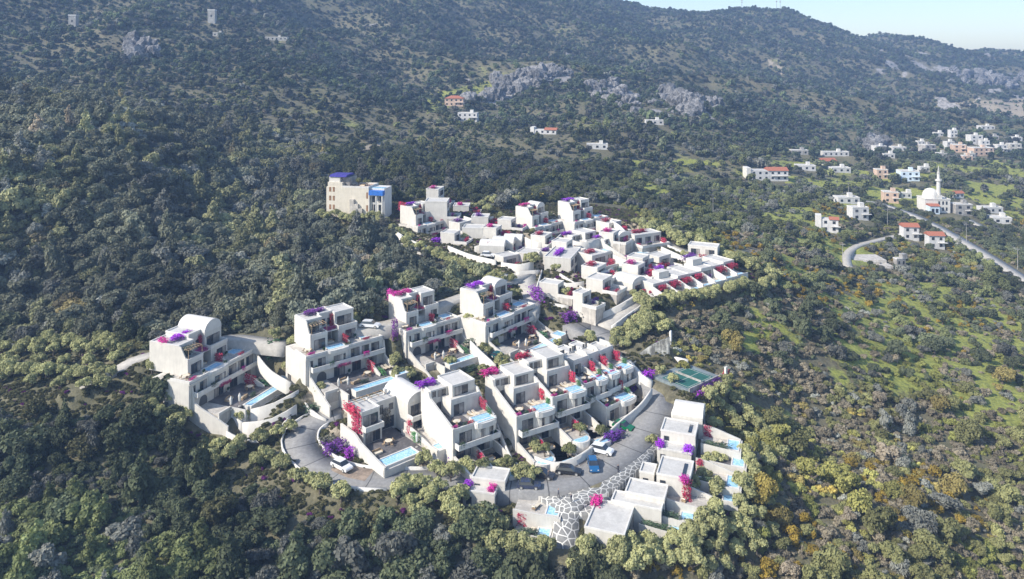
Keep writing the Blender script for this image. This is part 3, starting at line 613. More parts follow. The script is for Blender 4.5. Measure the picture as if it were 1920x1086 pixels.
# ------------------------------------------------------------------ narrow row houses with a projecting pool (second row)
def villa_B(P0, P1, Y0, nm, who, W=None, flowers='magenta', vault=False, garden=True, small=False, leftblock=True, low=True, one=False):
    p, a, L = fit(P0, P1, Y0); W = W or L; k = W / 8.8; p = p + np.array([0, 0, -.45]); U = lambda v: v * k
    H = House('row_house', who, 'house', p, a, 'white row houses with projecting pools')
    z2 = 2 * FH - 1.0 if not one else FH + .9
    H.m('walls', M_WALL).box(0, W, -10, 0, -FH, -.02)
    H.m('walls', M_WALL).box(0, W, -10, -.7, -2 * FH - 3, -FH - .002)
    H.m('terrace', M_DECK).box(.25, U(4.4), -9, -.25, -.018, .035); H.m('terrace_paving', M_TERR).box(U(4.4), W - .25, -9, -.25, -.018, .04)
    # sloping outer wall on the left, pushed out to carry the steps
    H.m('side_wall#%d' % len(H.P), M_WALL).prof([(-12, z2 - .6), (-9.2, z2 - .6), (-8.6, FH + .2), (-5.5, 2.2), (0.15, .55), (.15, -2 * FH - 3), (-12, -2 * FH - 3)], -.42, -.002)
    H.m('side_wall#%d' % len(H.P), M_WALL).prof([(-9, FH + 1.0), (-6.2, FH + .9), (-4.6, 2.1), (-.4, .6), (-.4, 0.), (-9, 0.)], W - .3, W - .02)
    H.parapet('parapet', 0, W, -9, .14, -.015, .5, .3, 'f')
    n = 9; bay = [(U(6.3) + 2.35 * k * -cos(pi * i / n), .1 + 1.25 * sin(pi * i / n) ** .7) for i in range(n + 1)]
    H.m('pool_bay', M_WHITE).plan(bay, -.55, .42); H.m('walls', M_WALL).plan([(u + (.12 if u < U(6.3) else -.12), max(.02, w - .35)) for u, w in bay], -FH, -.552)
    H.pool(U(4.5), U(8.1), -2.0, .75, .50, .22)
    H.window(U(1.0), U(3.6), -FH + .1, -FH + 2.3, 0, .55)
    H.window(U(5.1), U(7.6), -FH + .2, -FH + 2.2, .93, .5)
    H.m('balcony', M_WHITE).box(0, W, .002, 1.6, -FH - .2, -FH - .004); H.parapet('balcony_parapet', 0, W, .1, 1.6, -FH - .002, .85, .2, 'flr')
    H.window(U(.8), U(3.8), -2 * FH + .1, -2 * FH + 2.1, -.7, .4); H.window(U(5.), U(7.8), -2 * FH + .1, -2 * FH + 2.1, -.7, .4)
    # rooms on the terrace
    if leftblock:
        H.block(0, U(3.6), -13, -9.0, -1, z2 - .7, 'flat'); H.window(U(.35), U(1.1), FH + .1, FH + 1.3, -9, 0); H.window(U(1.5), U(3.2), FH - .1, FH + 1.5, -9, .5)
        ar = H.m('arch', M_FRAME); c0, r0 = U(1.8), .95; nn = 8; ar.add([(c0 + r0 * cos(pi * i / nn), 8.965, .9 + r0 * sin(pi * i / nn)) for i in range(nn + 1)] + [(c0 - r0, 8.965, .1), (c0 + r0, 8.965, .1)], [tuple(range(nn + 1)) + (nn + 1, nn + 2)])
    H.block(U(2.2), W - .32, -10, -5.2, -.01, FH - .1, None); H.window(U(2.8), U(5.), .1, 2.3, -5.2, .5)
    H.parapet('balcony_parapet', U(2.2), W - .32, -7, -5.15, FH - .098, .6, .2, 'fl')
    if one: H.parapet('roof_edge', U(2.2), W - .32, -10, -7.002, FH - .098, .3, .22, 'blr'); H.m('roof', M_ROOF).box(U(2.5), W - .6, -9.7, -5.4, FH - .2, FH - .06)
    else: H.block(U(3.62), W - .32, -13, -7.2, FH - .1, z2, 'vault' if vault else 'flat', 1.4); H.window(U(4.1), U(7.), FH + .02, FH + 1.75, -7.2, .55)
    if garden:
        for q in (0, 1):
            u0 = q * W / 2 + .1; u1 = u0 + W / 2 - .35; zf = -2 * FH - .15 - .5 * q; e = 6.2 + 1.6 * q
            H.m('garden_terrace', M_TERR).box(u0, u1, -.7, e, zf - 3.2, zf + .05)
            H.m('garden_wall', M_WALL).prof([(-.6, zf + 2.0), (1.4, zf + 1.9), (e - 1, zf + .7), (e, zf + .55), (e, zf - 3.6), (-.6, zf - 3.6)], u1 + .002, u1 + .3)
            cu = (u0 + u1) / 2; rr = (u1 - u0) / 2 + .15
            H.m('pool_bay', M_WHITE).plan([(cu + rr * -cos(pi * i / 10), e + .9 * rr * sin(pi * i / 10)) for i in range(11)], zf - 3.2, zf + .3)
            H.m('pool_water#g%d' % q, M_POOL).plan([(cu + (rr - .35) * -cos(pi * i / 10), e - .1 + .9 * (rr - .35) * sin(pi * i / 10)) for i in range(11)], zf + .25, zf + .35)
        H.m('garden_wall', M_WALL).prof([(-.6, -2 * FH + 1.5), (5, -2 * FH + .5), (6.2, -2 * FH + .3), (6.2, -2 * FH - 3.6), (-.6, -2 * FH - 3.6)], -.3, .098)
    H.fin()
    CARVE.append(pad(p, a, -1, W + 1, -12, 0, p[2] - .8)); CARVE.append(pad(p, a, -1, W + 1, 0, 8.5, p[2] - 2 * FH - .6, 2.))
    climber(H.at(W - .55, -3.9, 1.5), (.5, 2.6, 1.7), a, 0, 'crimson', 'crimson bougainvillea on the terrace wall of the ' + nm)
    climber(H.at(W - .6, -1.6, .95), (.5, 1.7, 1.0), a, 0, 'bright green', 'green hedge beside the pool of the ' + nm, 'hedge', 'hedge')
    if flowers != 'none': climber(H.at(U(.6), -12.2, z2 - .1), (U(3.6), 2., .8), a, 0, flowers, flowers + ' bougainvillea along the back roof edge of the ' + nm)
    if small: return H
    for i in range(2): furn('sun_lounger', H.at(U(5.6) + i * .95, -3.4, .04), a + .4, 'sun lounger beside the pool of the ' + nm, 'loungers of the ' + nm)
    furn('round_table', H.at(U(1.6), -2.0, .035), 0, 'round cream table on the terrace of the ' + nm, 'terrace furniture of the ' + nm)
    for i in range(3): furn('chair', H.at(U(1.6) + 1.05 * cos(i * 2.1), -2.0 + 1.05 * sin(i * 2.1), .035), a + pi / 2 - i * 2.1, 'wooden chair round the terrace table of the ' + nm, 'chairs of the ' + nm)
    furn('planter', H.at(U(.9), -5.6, .035), 0, 'planted pot in the corner of the terrace of the ' + nm, 'planted pots of the ' + nm)
    furn('planter', H.at(W - .7, .9, -FH), 0, 'planted pot on the balcony of the ' + nm, 'balcony pots of the ' + nm)
    if garden:
        climber(H.at(W / 2 - .45, 2.4, -2 * FH + .8), (.45, 2.6, 1.5), a, 0, 'crimson', 'crimson bougainvillea on the garden wall of the ' + nm)
        for q in (0, 1):
            furn('sofa', H.at(U(1.6) + q * W / 2, 2.4, -2 * FH - .1 - .5 * q), a, 'cream sofa in a walled garden of the ' + nm, 'garden sofas of the ' + nm)
            plant_tree('olive', H.at(U(3.0) + q * W / 2, 5.0 + 1.6 * q, -2 * FH - .1 - .5 * q), 1.35, OLIVE, 'small olive tree beside the round pool of the ' + nm, 'olive_tree', 'garden olives of the ' + nm)
    return H
OLIVE = (.215, .225, .10)
HA = [
 villa_A((354,717),(479,652),158,'leftmost vaulted villa','vaulted villa at the far left of the estate, crimson climber behind',True,('purple','magenta'),back=13.8,tall=.9,drop=4.6,rend=3.6),
 villa_A((573,669),(717,629),165,'violet roofed villa','flat roofed villa second from the left, with dark purple blossom on its roof',False,('violet','none')),
 villa_A((761,622),(862,594),178,'magenta roofed villa','flat roofed villa third from the left, with long magenta blossom on its roof',False,('magenta','magenta')),
 villa_A((910,606),(1003,569),183,'rightmost vaulted villa','vaulted villa at the right end of the first row, purple roof patch',True,('purple','none')),
 villa_A((783,425),(842,411),262,'villa beside the blue roofed house','distant villa nearest the tall blue roofed house, with a red awning',False,('purple','crimson'),small=True),
 villa_A((1003,427),(1056,414),262,'vaulted villa under the yellow bush','distant vaulted villa below the yellow bush',True,('magenta','none'),small=True),
 villa_A((1077,417),(1140,405),268,'topmost distant villa','distant flat roofed villa at the top of the upper group',False,('purple','none'),small=True),
]
HB = [
 villa_B((1175,483),(1232,468),238,'distant blue fronted house','distant vaulted house right of the upper group, grey blue terrace front',W=11,vault=True,flowers='purple',garden=False,small=True),
 villa_B((1113,476),(1160,464),238,'distant middle house','distant house in the middle of the upper group, below a purple roof patch',W=9.5,flowers='purple',garden=False,small=True),
 villa_B((852,805),(930,779),143,'second row house','row house second from the left of the middle row',flowers='purple'),
 villa_B((971,781),(1040,761),148,'central row house','row house in the centre of the middle row',flowers='magenta'),
 villa_B((1038,745),(1098,727),153,'fourth row house','row house right of centre in the middle row',flowers='crimson'),
 villa_B((1097,720),(1124,710),160,'first of the low row houses','first low row house right of the crimson topped one, plain roof',flowers='none',W=6.4,garden=False,one=True),
 villa_B((1123,709),(1149,698),163.5,'second of the low row houses','second low row house, between two others with pale round pools',flowers='none',W=6.4,garden=False,one=True),
 villa_B((1150,699),(1180,685),167,'third of the low row houses','third low row house, nearest the curved stone wall',flowers='none',W=6.6,garden=False,one=True,small=True),
 villa_B((1138,764),(1186,741),158,'last row house','low row house beside the lower road, violet hedge on its outer wall',W=9.2,flowers='none',garden=False,one=True),
]
# ------------------------------------------------------------------ the corner villa above the hairpin
def corner_villa():
    nm = 'corner villa above the hairpin'; p, a, L = fit((722, 878), (782, 853), 139.6)
    H = House('villa', 'vaulted corner villa with a dark deck above the hairpin bend of the road', 'villa', p, a)
    H.m('deck', M_DECK).box(0, 9.4, -13, -.1, -4, .02); H.m('terrace', M_TERR).box(9.4, 16, -9, .4, -4, .9)
    H.m('side_wall', M_WALL).prof([(-16, 2.6), (-10.5, 2.6), (-8, 1.6), (-.3, .35), (.4, .3), (.4, -4), (-16, -4)], -.4, -.002)
    H.m('side_wall', M_WHITE).box(-.4, 9.8, -.1, .38, -4, -.25); H.pool(.5, 7.6, -2.9, -.35, .15, .3)
    H.m('party_wall#1', M_WALL).prof([(-8, 2.6), (-4, 2.2), (1, 1.3), (3.2, 1.2), (3.2, -5), (-8, -5)], 9.42, 9.7)
    H.m('party_wall#2', M_WALL).prof([(-7.4, 3), (-6.2, 3.2), (-3, 2.9), (0, 2.0), (3, 1.2), (3, -5), (-7.4, -5)], 16.0, 16.3)
    H.m('retaining_wall', M_WHITE).box(9.7, 16, 2.9, 3.2, -5.5, .95); H.pool(10.3, 15.5, .7, 2.6, .95, .28)
    H.block(1.2, 5.4, -16, -9.8, -.5, FH, None); H.block(1.2, 5.4, -16, -10.6, FH, 2 * FH, 'flat'); H.parapet('balcony_parapet', 1.2, 5.4, -10.5, -8.9, FH - .1, .85, .2, 'flr'); H.m('balcony', M_WHITE).box(1.2, 5.4, -9.8, -8.9, FH - .25, FH - .11)
    H.block(5.402, 10.5, -16, -12.6, -.5, 2 * FH - .1, 'flat'); H.block(10.502, 15.8, -17, -7.3, -.5, FH, None)
    H.block(10.502, 15.8, -17, -8.2, FH, 2 * FH, 'vault', rh=1.7); H.parapet('balcony_parapet', 10.5, 15.8, -8.2, -6.4, FH + .01, .8, .2, 'flr'); H.m('balcony', M_WHITE).box(10.5, 15.8, -7.3, -6.4, FH - .15, FH)
    H.window(1.7, 5., .1, 2.3, -9.8, .5); H.window(1.7, 5., FH + .1, FH + 2.3, -10.6, .5); H.window(6., 7.4, FH + .4, FH + 2.2, -12.6, .4); H.window(8.8, 9.8, FH + .7, FH + 2., -12.6, 0); H.window(6, 10, .1, 2.4, -12.6, .3)
    H.window(11.2, 15, 1.0, 2.8, -7.3, .4); H.window(11.2, 15, FH + .1, FH + 2.3, -8.2, .5)
    H.m('pergola', M_TAN).box(2, 8.6, -15.4, -15.2, 2 * FH + .9, 2 * FH + 1.0); [H.m('pergola', M_TAN).box(2 + i * 1.6, 2.1 + i * 1.6, -15.5, -13.2, 2 * FH + 1.002, 2 * FH + 1.1) for i in range(5)]
    H.m('chimney', M_WHITE).box(9.2, 9.8, -15.5, -14.9, 2 * FH, 2 * FH + 1.1)
    H.fin(); CARVE.append(pad(p, a, -1, 17, -16, .6, p[2] - 1.4)); CARVE.append(pad(p, a, 9, 17, 0, 3.6, p[2] - 2.4))
    climber(H.at(.9, -13.5, 2 * FH), (1.4, 6.5, 1.2), a, 0, 'crimson', 'crimson bougainvillea along the left roof edge of the ' + nm)
    climber(H.at(1.0, -12., 3.6), (.6, 4.2, 3.2), a, 0, 'crimson', 'crimson bougainvillea falling down the left gable of the ' + nm)
    climber(H.at(9.6, -6.4, 2.0), (.6, 1.6, 2.6), a, 0, 'crimson', 'crimson bougainvillea on the deck party wall of the ' + nm)
    climber(H.at(9.3, -3.6, 1.3), (.8, 3.4, 1.4), a, 0, 'bright green', 'clipped hedge along the deck party wall of the ' + nm, 'hedge', 'hedge')
    climber(H.at(14, 3.9, -1.6), (4.6, 2.4, 3.0), a, 0, 'violet', 'dark violet bougainvillea mound under the right hand pool of the ' + nm)
    climber(H.at(7.9, -12.3, 2.8), (1.8, 1.2, 2.6), a, 0, 'grey green', 'grey green creeper around the middle windows of the ' + nm, 'creeper', 'climbing plant')
    for i in range(2): furn('sun_lounger', H.at(13.2 + i * 1.1, -2.4, .9), a + .5, 'sun lounger on the right terrace of the ' + nm, 'loungers of the corner villa')
    furn('round_table', H.at(5.2, -7., .02), 0, 'round cream table on the dark deck of the ' + nm, 'furniture of the corner villa')
    for i in range(4): furn('chair', H.at(5.2 + 1.2 * cos(i * 1.57), -7 + 1.2 * sin(i * 1.57), .02), a + pi / 2 - i * 1.57, 'wooden chair round the deck table of the ' + nm, 'chairs of the corner villa')
    furn('sofa', H.at(1.6, -5.2, .02), a, 'cream sofa at the left edge of the deck of the ' + nm, 'furniture of the corner villa')
    furn('parasol', H.at(8.7, -2.4, .02), a, 'closed white parasol at the corner of the deck of the ' + nm, 'furniture of the corner villa')
    plant_tree('olive', H.at(14.6, -4.4, .9), .9, OLIVE, 'small olive tree on the right terrace of the ' + nm, 'olive_tree', 'terrace olives')
corner_villa()

# ------------------------------------------------------------------ flat roofed houses along the lower road (seen from behind)
def roofs(name, label, px, py, Z, ang, blocks, flowers=(), low=5.5):
    """px, py: near left roof corner; blocks: (u0, u1, w0, w1, dz, kind) about that corner"""
    p = P3(px, py, -Z * F / (py - HY)); H = House('house', label, 'house', p, ang, 'flat roofed houses on the lower road')
    for i, (u0, u1, w0, w1, dz, kd) in enumerate(blocks):
        H.block(u0, u1, w0, w1, -low, dz, 'vault' if kd == 'v' else 'flat', rh=1.5)
        H.window(u0 + .6, u1 - .6, dz - 2.6, dz - .7, w1, .4)
        if i == 0:
            H.window(w0 + .6, w0 + 1.6, dz - 2.2, dz - .8, u0, 0, 'l')
        if kd == 's': H.m('skylight#%d' % i, M_GLASS).box(u0 + 1, u1 - 1.2, w1 - 1.5, w1 - .9, dz, dz + .22)
    H.fin()
    us = [b[0] for b in blocks] + [b[1] for b in blocks]; ws = [b[2] for b in blocks] + [b[3] for b in blocks]
    CARVE.append(pad(p, ang, min(us) - .5, max(us) + .5, min(ws), max(ws) + .6, p[2] - 2.9, 3., p[2] - 3.5))
    for (u, w, z, s, c, lb) in flowers: climber(H.at(u, w, z), s, ang, 0, c, lb)
    return H
A7 = radians(70)
roofs('house', 'vaulted white house at the top of the row beside the lower road', 1262, 777, -71.8, A7, [(0, 5.6, 0, 5.8, 0, 'v')])
roofs('house', 'flat white house with a round and a slot skylight, below the vaulted one', 1239, 808, -72.6, A7, [(0, 5.4, 0, 6.6, 0, 's')])
roofs('house', 'low house with a purple patch at each end of its roof, beside the lower road', 1232, 842, -74.6, A7, [(0, 3.2, 0, 6.4, 0, 'f')],
      [(1.3, .4, .5, (2.6, 1.9, .7), 'purple', 'purple bougainvillea on the road side end of the low roof'), (1.2, 5.7, .4, (2.6, 1.9, .8), 'purple', 'purple bougainvillea on the terrace side end of the low roof')])
roofs('house', 'long flat white house with a narrow rooflight and a magenta climber at its near corner', 1231, 890, -74.2, A7, [(0, 6.4, 0, 5.8, 0, 's')],
      [(-.3, 5.0, .3, (1.6, 2.0, .9), 'magenta', 'bright magenta bougainvillea on the near corner of the long flat roof'), (-.5, 5.4, -1.6, (1.2, 1.6, 3.4), 'crimson', 'crimson bougainvillea hanging below the magenta one on the long flat house')])
roofs('house', 'small white lodge between the paved path and the long flat house', 1199, 886, -75.2, A7, [(0, 3.4, 0, 2.6, 0, 'f')])
roofs('house', 'flat white house with a wide grey roof at the bend of the paved path', 1172, 924, -75.6, A7, [(0, 4.6, 0, 6.8, 0, 'f')])
roofs('house', 'flat white house squeezed between two larger flat roofs beside the path', 1146, 940, -76.4, A7, [(0, 3.2, 0, 8.6, 0, 'f')])
roofs('house', 'largest flat roofed house at the bottom of the estate, with one magenta patch', 1096, 990, -76.9, A7, [(0, 8.4, 0, 6.6, 0, 'f')],
      [(7.4, .3, .5, (2.6, 2.2, .8), 'magenta', 'magenta bougainvillea on the far left corner of the largest flat roof')], 6.5)
A8 = radians(77)
roofs('house', 'flat white house left of the lower road, nearest the violet mound', 884, 897, -75.6, A8, [(0, 4.2, 0, 6.2, 0, 'f')])
roofs('house', 'flat white house with a purple and a magenta patch at its roof ends', 868, 921, -76.8, A8, [(0, 3.2, 0, 5.8, 0, 'f')],
      [(1.5, .5, .5, (2.2, 1.6, .7), 'purple', 'purple bougainvillea on the left end of the roof left of the lower road'), (1.4, 5.0, .5, (2.2, 1.4, .7), 'magenta', 'magenta bougainvillea on the right end of the roof left of the lower road')])
# walled terraces that fan out below those houses
def walled_terrace(label, px, py, Z, ang, Lu, Lw, pool=True, red=False, hedge=False, deck=False, h=1.8, nick=''):
    p = P3(px, py, -Z * F / (py - HY)); H = House('walled_terrace', label, 'terrace', p, ang, 'walled terraces below the lower houses')
    H.m('floor', M_DECK if deck else M_TERR).box(0, Lu, 0, Lw, -5, .02)
    H.m('wall', M_WALL).prof([(0, h + .4), (Lw * .35, h), (Lw, .45), (Lw + .01, -5), (0, -5)], Lu + .002, Lu + .3)
    H.m('wall', M_WALL).prof([(0, .8), (Lw, .25), (Lw, -5), (0, -5)], -.25, -.002)
    H.m('wall', M_WALL).box(-.25, Lu + .3, Lw + .012, Lw + .3, -5.5, .2)
    if pool: H.pool(.5, Lu - .4, Lw - 2.3, Lw - .3, .3, .25)
    H.fin(); CARVE.append(pad(p, ang, -.5, Lu + .5, -.3, Lw + .4, p[2] - .5, 4., p[2] - 1.5))
    if red: climber(H.at(Lu - .1, .8, 1.0), (.5, 1.6, 2.0), ang, 0, 'crimson', 'crimson bougainvillea at the head of the ' + nick)
    if hedge: climber(H.at(.3, Lw * .42, .6), (.8, Lw * .75, 1.2), ang, 0, 'green', 'dark green hedge along the ' + nick, 'hedge', 'hedge')
    furn('sun_lounger', H.at(Lu * .5, Lw * .45, .02), ang + 1.2, 'sun lounger on the ' + nick, 'loungers on the fan of terraces')
    return H
for args in [
 (1314, 838, -75.2, 4.6, 7.2, True, True, True, False, 'uppermost walled terrace with a pool, below the vaulted house', 'uppermost walled terrace'),
 (1310, 866, -76.4, 4.2, 8.4, True, False, False, True, 'walled terrace with a grey deck and the largest pool of the fan', 'grey decked walled terrace'),
 (1299, 905, -77.2, 4.6, 8.2, True, True, True, False, 'walled terrace with a crimson climber, third from the top of the fan', 'third walled terrace'),
 (1296, 932, -78.4, 3.4, 7.8, True, False, False, True, 'walled terrace with a grey deck and a pool reaching the olives', 'grey decked terrace by the olives'),
 (1243, 942, -77.4, 3.8, 8.2, False, False, False, False, 'walled terrace without a pool beside the bend of the path houses', 'pool free walled terrace'),
 (1216, 968, -78.4, 3.2, 7.6, True, False, True, False, 'walled terrace with a long dark hedge and a round cornered pool', 'long hedged terrace'),
 (1198, 990, -79.4, 3.0, 7.2, True, False, True, False, 'walled terrace with a square pool, second from the bottom of the fan', 'second lowest terrace'),
 (1192, 1016, -80.6, 2.8, 6.2, True, False, False, False, 'lowest walled terrace at the bottom of the fan, half under olives', 'lowest walled terrace')]:
    px, py, Z, Lu, Lw, po, rd, hd, dk, lb, nk = args
    walled_terrace(lb, px, py, Z, A7, Lu, Lw, po, rd, hd, dk, nick=nk)
walled_terrace('white walled terrace with a pool, left of the lower road', 962, 962, -78.4, A8, 4.6, 8.0, True, False, False, False, .9, 'terrace left of the lower road')
walled_terrace('lowest white terrace with a pool, left of the paved path', 962, 1004, -80.3, A8, 3.0, 6.3, True, True, True, False, .5, 'lowest terrace left of the path')

# ------------------------------------------------------------------ upper estate: smaller distant houses
def cottage(label, P0, P1, Y0, D, st=1, vault=False, W=None, flower=None, nm='', rw=None, step=True):
    p, a, L = fit(P0, P1, Y0); L = W or L; H = House('cottage', label, 'house', p, a, 'distant cottages of the upper group')
    H.m('walls', M_WALL).box(0, L, -D, 0, -3, st * FH)
    if vault: H.m('vaulted_roof', M_WHITE).vault(-.05, L + .05, -D - .05, .05, st * FH + .002, 1.4)
    else: H.parapet('roof_edge', -.06, L + .06, -D - .06, .06, st * FH + .002, .32, .25); H.m('roof', M_ROOF).box(.2, L - .2, -D + .2, -.2, st * FH - .1, st * FH + .08)
    n = max(1, int(L / 3.6))
    for s in range(st):
        for i in range(n): H.window(L * (i + .2) / n, L * (i + .8) / n, s * FH + .3, s * FH + 2.2, 0, .4)
    if step: H.m('terrace', M_TERR).box(-.2, L + .2, .002, 4.2, -5, -.1); H.parapet('terrace_wall', -.2, L + .2, .002, 4.4, -.098, .8, .25, 'flr')
    H.fin(); CARVE.append(pad(p, a, -.5, L + .5, -D, 4.5 if step else .5, p[2] - .6, 2.5))
    if flower: climber(H.at(L * .4, -D * .6, st * FH + .6), (L * .5, 2.4, .8), a, 0, flower, flower + ' bougainvillea on the roof of the ' + nm); climber(H.at(L - .5, 1.8, .7), (.8, 2.8, 1.5), a, 0, 'crimson', 'crimson bougainvillea on the terrace of the ' + nm)
    return H
for args in [
 ('long white house stepping down beside the plaza, with purple and magenta roof patches', (1070,524), (1092,497), 222, 8, 2, False, 14, 'purple', 'long house by the plaza'),
 ('vaulted cottage left of the distant pool wall, nearest the olives', (945,480), (953,466), 240, 8, 1, True, 6, 'crimson', 'vaulted cottage nearest the olives'),
 ('second vaulted cottage in the distant trio above the small plaza', (962,474), (971,459), 244, 7, 1, True, 6, None, ''),
 ('third vaulted cottage in the distant trio, beside the young olive', (978,468), (986,452), 248, 6, 1, True, 5.5, 'magenta', 'third vaulted cottage'),
 ('white block behind the villa beside the tall blue roofed house', (822,385), (834,378), 292, 5, 2, False, 7, 'magenta', 'white block behind the leftmost distant villa'),
 ('tall sloping gabled house right of the leftmost distant villa', (838,410), (846,397), 272, 8, 2, False, 7, None, ''),
 ('isolated white block with a large magenta climber near the pine slope', (879,402), (886,388), 286, 6, 1, False, 6, 'magenta', 'isolated white block'),
 ('sloping white cottage hung with dark violet blossom near the olives', (915,424), (924,408), 268, 6, 1, False, 6, 'violet', 'violet cottage'),
 ('white cottage stepping down in front of the violet blossom cottage', (905,446), (916,430), 254, 7, 1, False, 6, None, ''),
 ('grey fronted cottage below the distant plaza with one large window', (1046,556), (1062,545), 203, 5.5, 1, False, 4, None, ''),
 ('white cottage left of the plaza wall, half hidden by a violet shrub', (1092,574), (1110,566), 196, 3, 1, False, 4, None, ''),
 ('long white house with a crimson climbing plant on its roof, right of the upper group', (1190,460), (1245,452), 248, 6, 1, False, 11, 'crimson', 'long house on the right'),
 ('white house with two black cars parked in front, in the upper group', (1110,500), (1150,490), 226, 6, 1, False, 7, 'crimson', 'house by the black cars'),
 ('white cottage with a pale roof beside the upper right lane', (1290,478), (1330,482), 238, 5, 1, False, 9, None, ''),
 ('pale vaulted house at the left end of the red canopied row', (1186,553), (1222,540), 208, 7, 1, True, 6, 'purple', 'pale vaulted house')]:
    cottage(args[0], *args[1:7], **dict(vault=args[6]) if False else dict(W=args[7], flower=args[8], nm=args[9])) if False else cottage(args[0], args[1], args[2], args[3], args[4], args[5], args[6], args[7], args[8], args[9])
# row of cottages with crimson canopies
p, a, L = fit((1232, 556), (1384, 518), 206)
for i in range(7):
    u0 = i * L / 7; w_ = L / 7; q = p + np.array([cos(a) * u0, sin(a) * u0, .25 * i]); H = House('row_cottage', 'white cottage with a crimson canopy, %s in the long upper row' % ['first', 'second', 'third', 'fourth', 'fifth', 'sixth', 'last'][i], 'house', q, a, 'row of cottages with crimson canopies')
    bk = (9, 7.4, 8.4, 10.2, 8, 6.6, 9.4)[i]; th = FH - (.2, .5, .1, .45, 0., .35, .15)[i]
    H.m('walls', M_WALL).box(0, w_ - .05, -bk, -1.5, -4, th); H.parapet('roof_edge', 0, w_ - .05, -bk, -1.45, th + .002, .3, .25); H.m('roof', M_ROOF).box(.26, w_ - .31, -bk + .3, -1.75, th - .05, th + .08)
    if i % 3 == 1: H.m('roof_room', M_WALL).box(.4, w_ - .5, -bk + .3, -bk + 3, th + .08, th + 1.9)
    H.m('party_wall', M_WHITE).prof([(-1.49, 2.2), (3.4, .9), (3.4, -4.5), (-1.49, -4.5)], 0, .3); H.m('terrace', M_TERR).box(.302, w_ - .06, -1.5, 3.4, -4.4, 0)
    H.window(.7, w_ - .6, .1, 2.2, -1.5, .4); H.m('pool_water', M_POOL).box(.9, w_ - .6, 1.6, 3., 0, .12)
    H.m('garden_wall', M_WHITE).box(.302, w_ - .06, 3.402, 3.6, -4.5, .5)
    H.fin()
    if i != 4: climber(H.at(w_ * .55, -.3, 1.9), (w_ * .62, 2.2, 1.1), a, 0, 'crimson', 'crimson bougainvillea over the %s cottage of the long upper row' % ['first', 'second', 'third', 'fourth', 'fifth', 'sixth', 'last'][i])
    CARVE.append(pad(q, a, -.3, w_ + .3, -9, 4.5, q[2] - .9, 2.5, q[2] - 1.6))
for (px, py, c, s) in [(1236,517,'purple',(3,2,.8)),(1320,573-36,'violet',(5,2,1.4)),(1292,497,'violet',(5,2.4,1.2))]:
    pp = cast(px, py, base_h, 150); climber(pp + [0, 0, 2.4], s, .5, 0, c, c + ' bougainvillea beside the long upper row of cottages', group='climbers by the upper row')

# ------------------------------------------------------------------ tall old house with the blue roof
def tall_house():
    p, a, L = fit((612, 398), (702, 415), 276); a = radians(-13); H = House('tall_house', 'tall cream house with a blue roof and a blue balcony canopy', 'house', p, a)
    H.p[2] = p[2]; W = 16.5
    M_CREAMW = plaster('cream_render', (.66, .60, .49)); H.m('walls', M_CREAMW).box(0, W, -9, 0, -4, 9.3); H.m('walls', M_CREAMW).box(.5, 6.2, -9, -.12, 9.3, 11.0); H.m('tower', M_WALL).box(.7, 5.0, -8, -.8, 11.0, 12.9)
    H.m('blue_roof', plaster('indigo_roof', (.05, .04, .30), .2)).prof([(-8.4, 12.902), (-.4, 12.902), (-1.8, 13.6), (-7., 13.6)], .8, 7.4)
    H.m('roof_room', M_GREYW).box(5.2, 8.2, -8, -2, 11.0 - 1.7, 12.6)
    H.parapet('roof_edge', 6.2, W, -9, .0, 9.3, .6, .25, 'fbr'); H.m('roof', M_PEACH).box(6.4, W - .3, -8.7, -.3, 9.25, 9.36)
    for z in (1.2, 4.4, 7.6):
        for u in (1.1, 2.5): H.m('shutter#%d%d' % (z, u), M_SHUT).box(u, u + .8, .0, .06, z, z + 1.7)
    for z in (1.0, 5.6): H.m('shutter#b%d' % z, M_SHUT).box(W + -.9, W - .2, 0.0, .06, z, z + 2.2)
    for i in range(3): H.m('stair#%d' % i, M_TERR).box(9.5 + i * 1.6, 11.1 + i * 1.6, .002, .9, -3, 5.2 - i * 1.6)
    H.m('wing', M_WHITE).box(W + .002, W + 5.6, -8, -1.0, -4, 9.2); H.m('blue_canopy#1', M_BLUEW).box(W + .4, W + 5.8, -1.0, .9, 7.0, 8.6); H.m('pool_water', M_POOL).box(W + .6, W + 5.3, -4, -1.3, 9.2, 9.3)
    for u in (W + .2, W + 2.9, W + 5.2): H.m('column#%d' % int(u * 10), M_WHITE).box(u, u + .35, .3, .65, -4, 6.998)
    H.window(W + 1, W + 2.5, 1, 3.4, -1.0, .4); H.window(W + 3.4, W + 5, 1, 3.4, -1.0, .4); H.window(W + 1, W + 2.5, 4.2, 6.4, -1.0, .4); H.window(W + 3.4, W + 5, 4.2, 6.4, -1, .4)
    H.fin(); CARVE.append(pad(p, a, -.5, W + 6, -9, .5, p[2] - .3, 4, p[2] - 1.5))
    for u in (10.5, 14.): plant_tree('olive', H.at(u, -4.5, 9.36), 1.5, OLIVE, 'olive tree growing on the roof terrace of the blue roofed house', 'olive_tree', 'olives on the roof terrace')
    furn('sofa', H.at(12.4, -4, 9.36), a, 'peach sofa between the olives on the roof of the tall house', 'roof furniture'); furn('round_table', H.at(9, -4, 9.36), a, 'round table on the roof terrace of the blue roofed house', 'roof furniture')
tall_house()

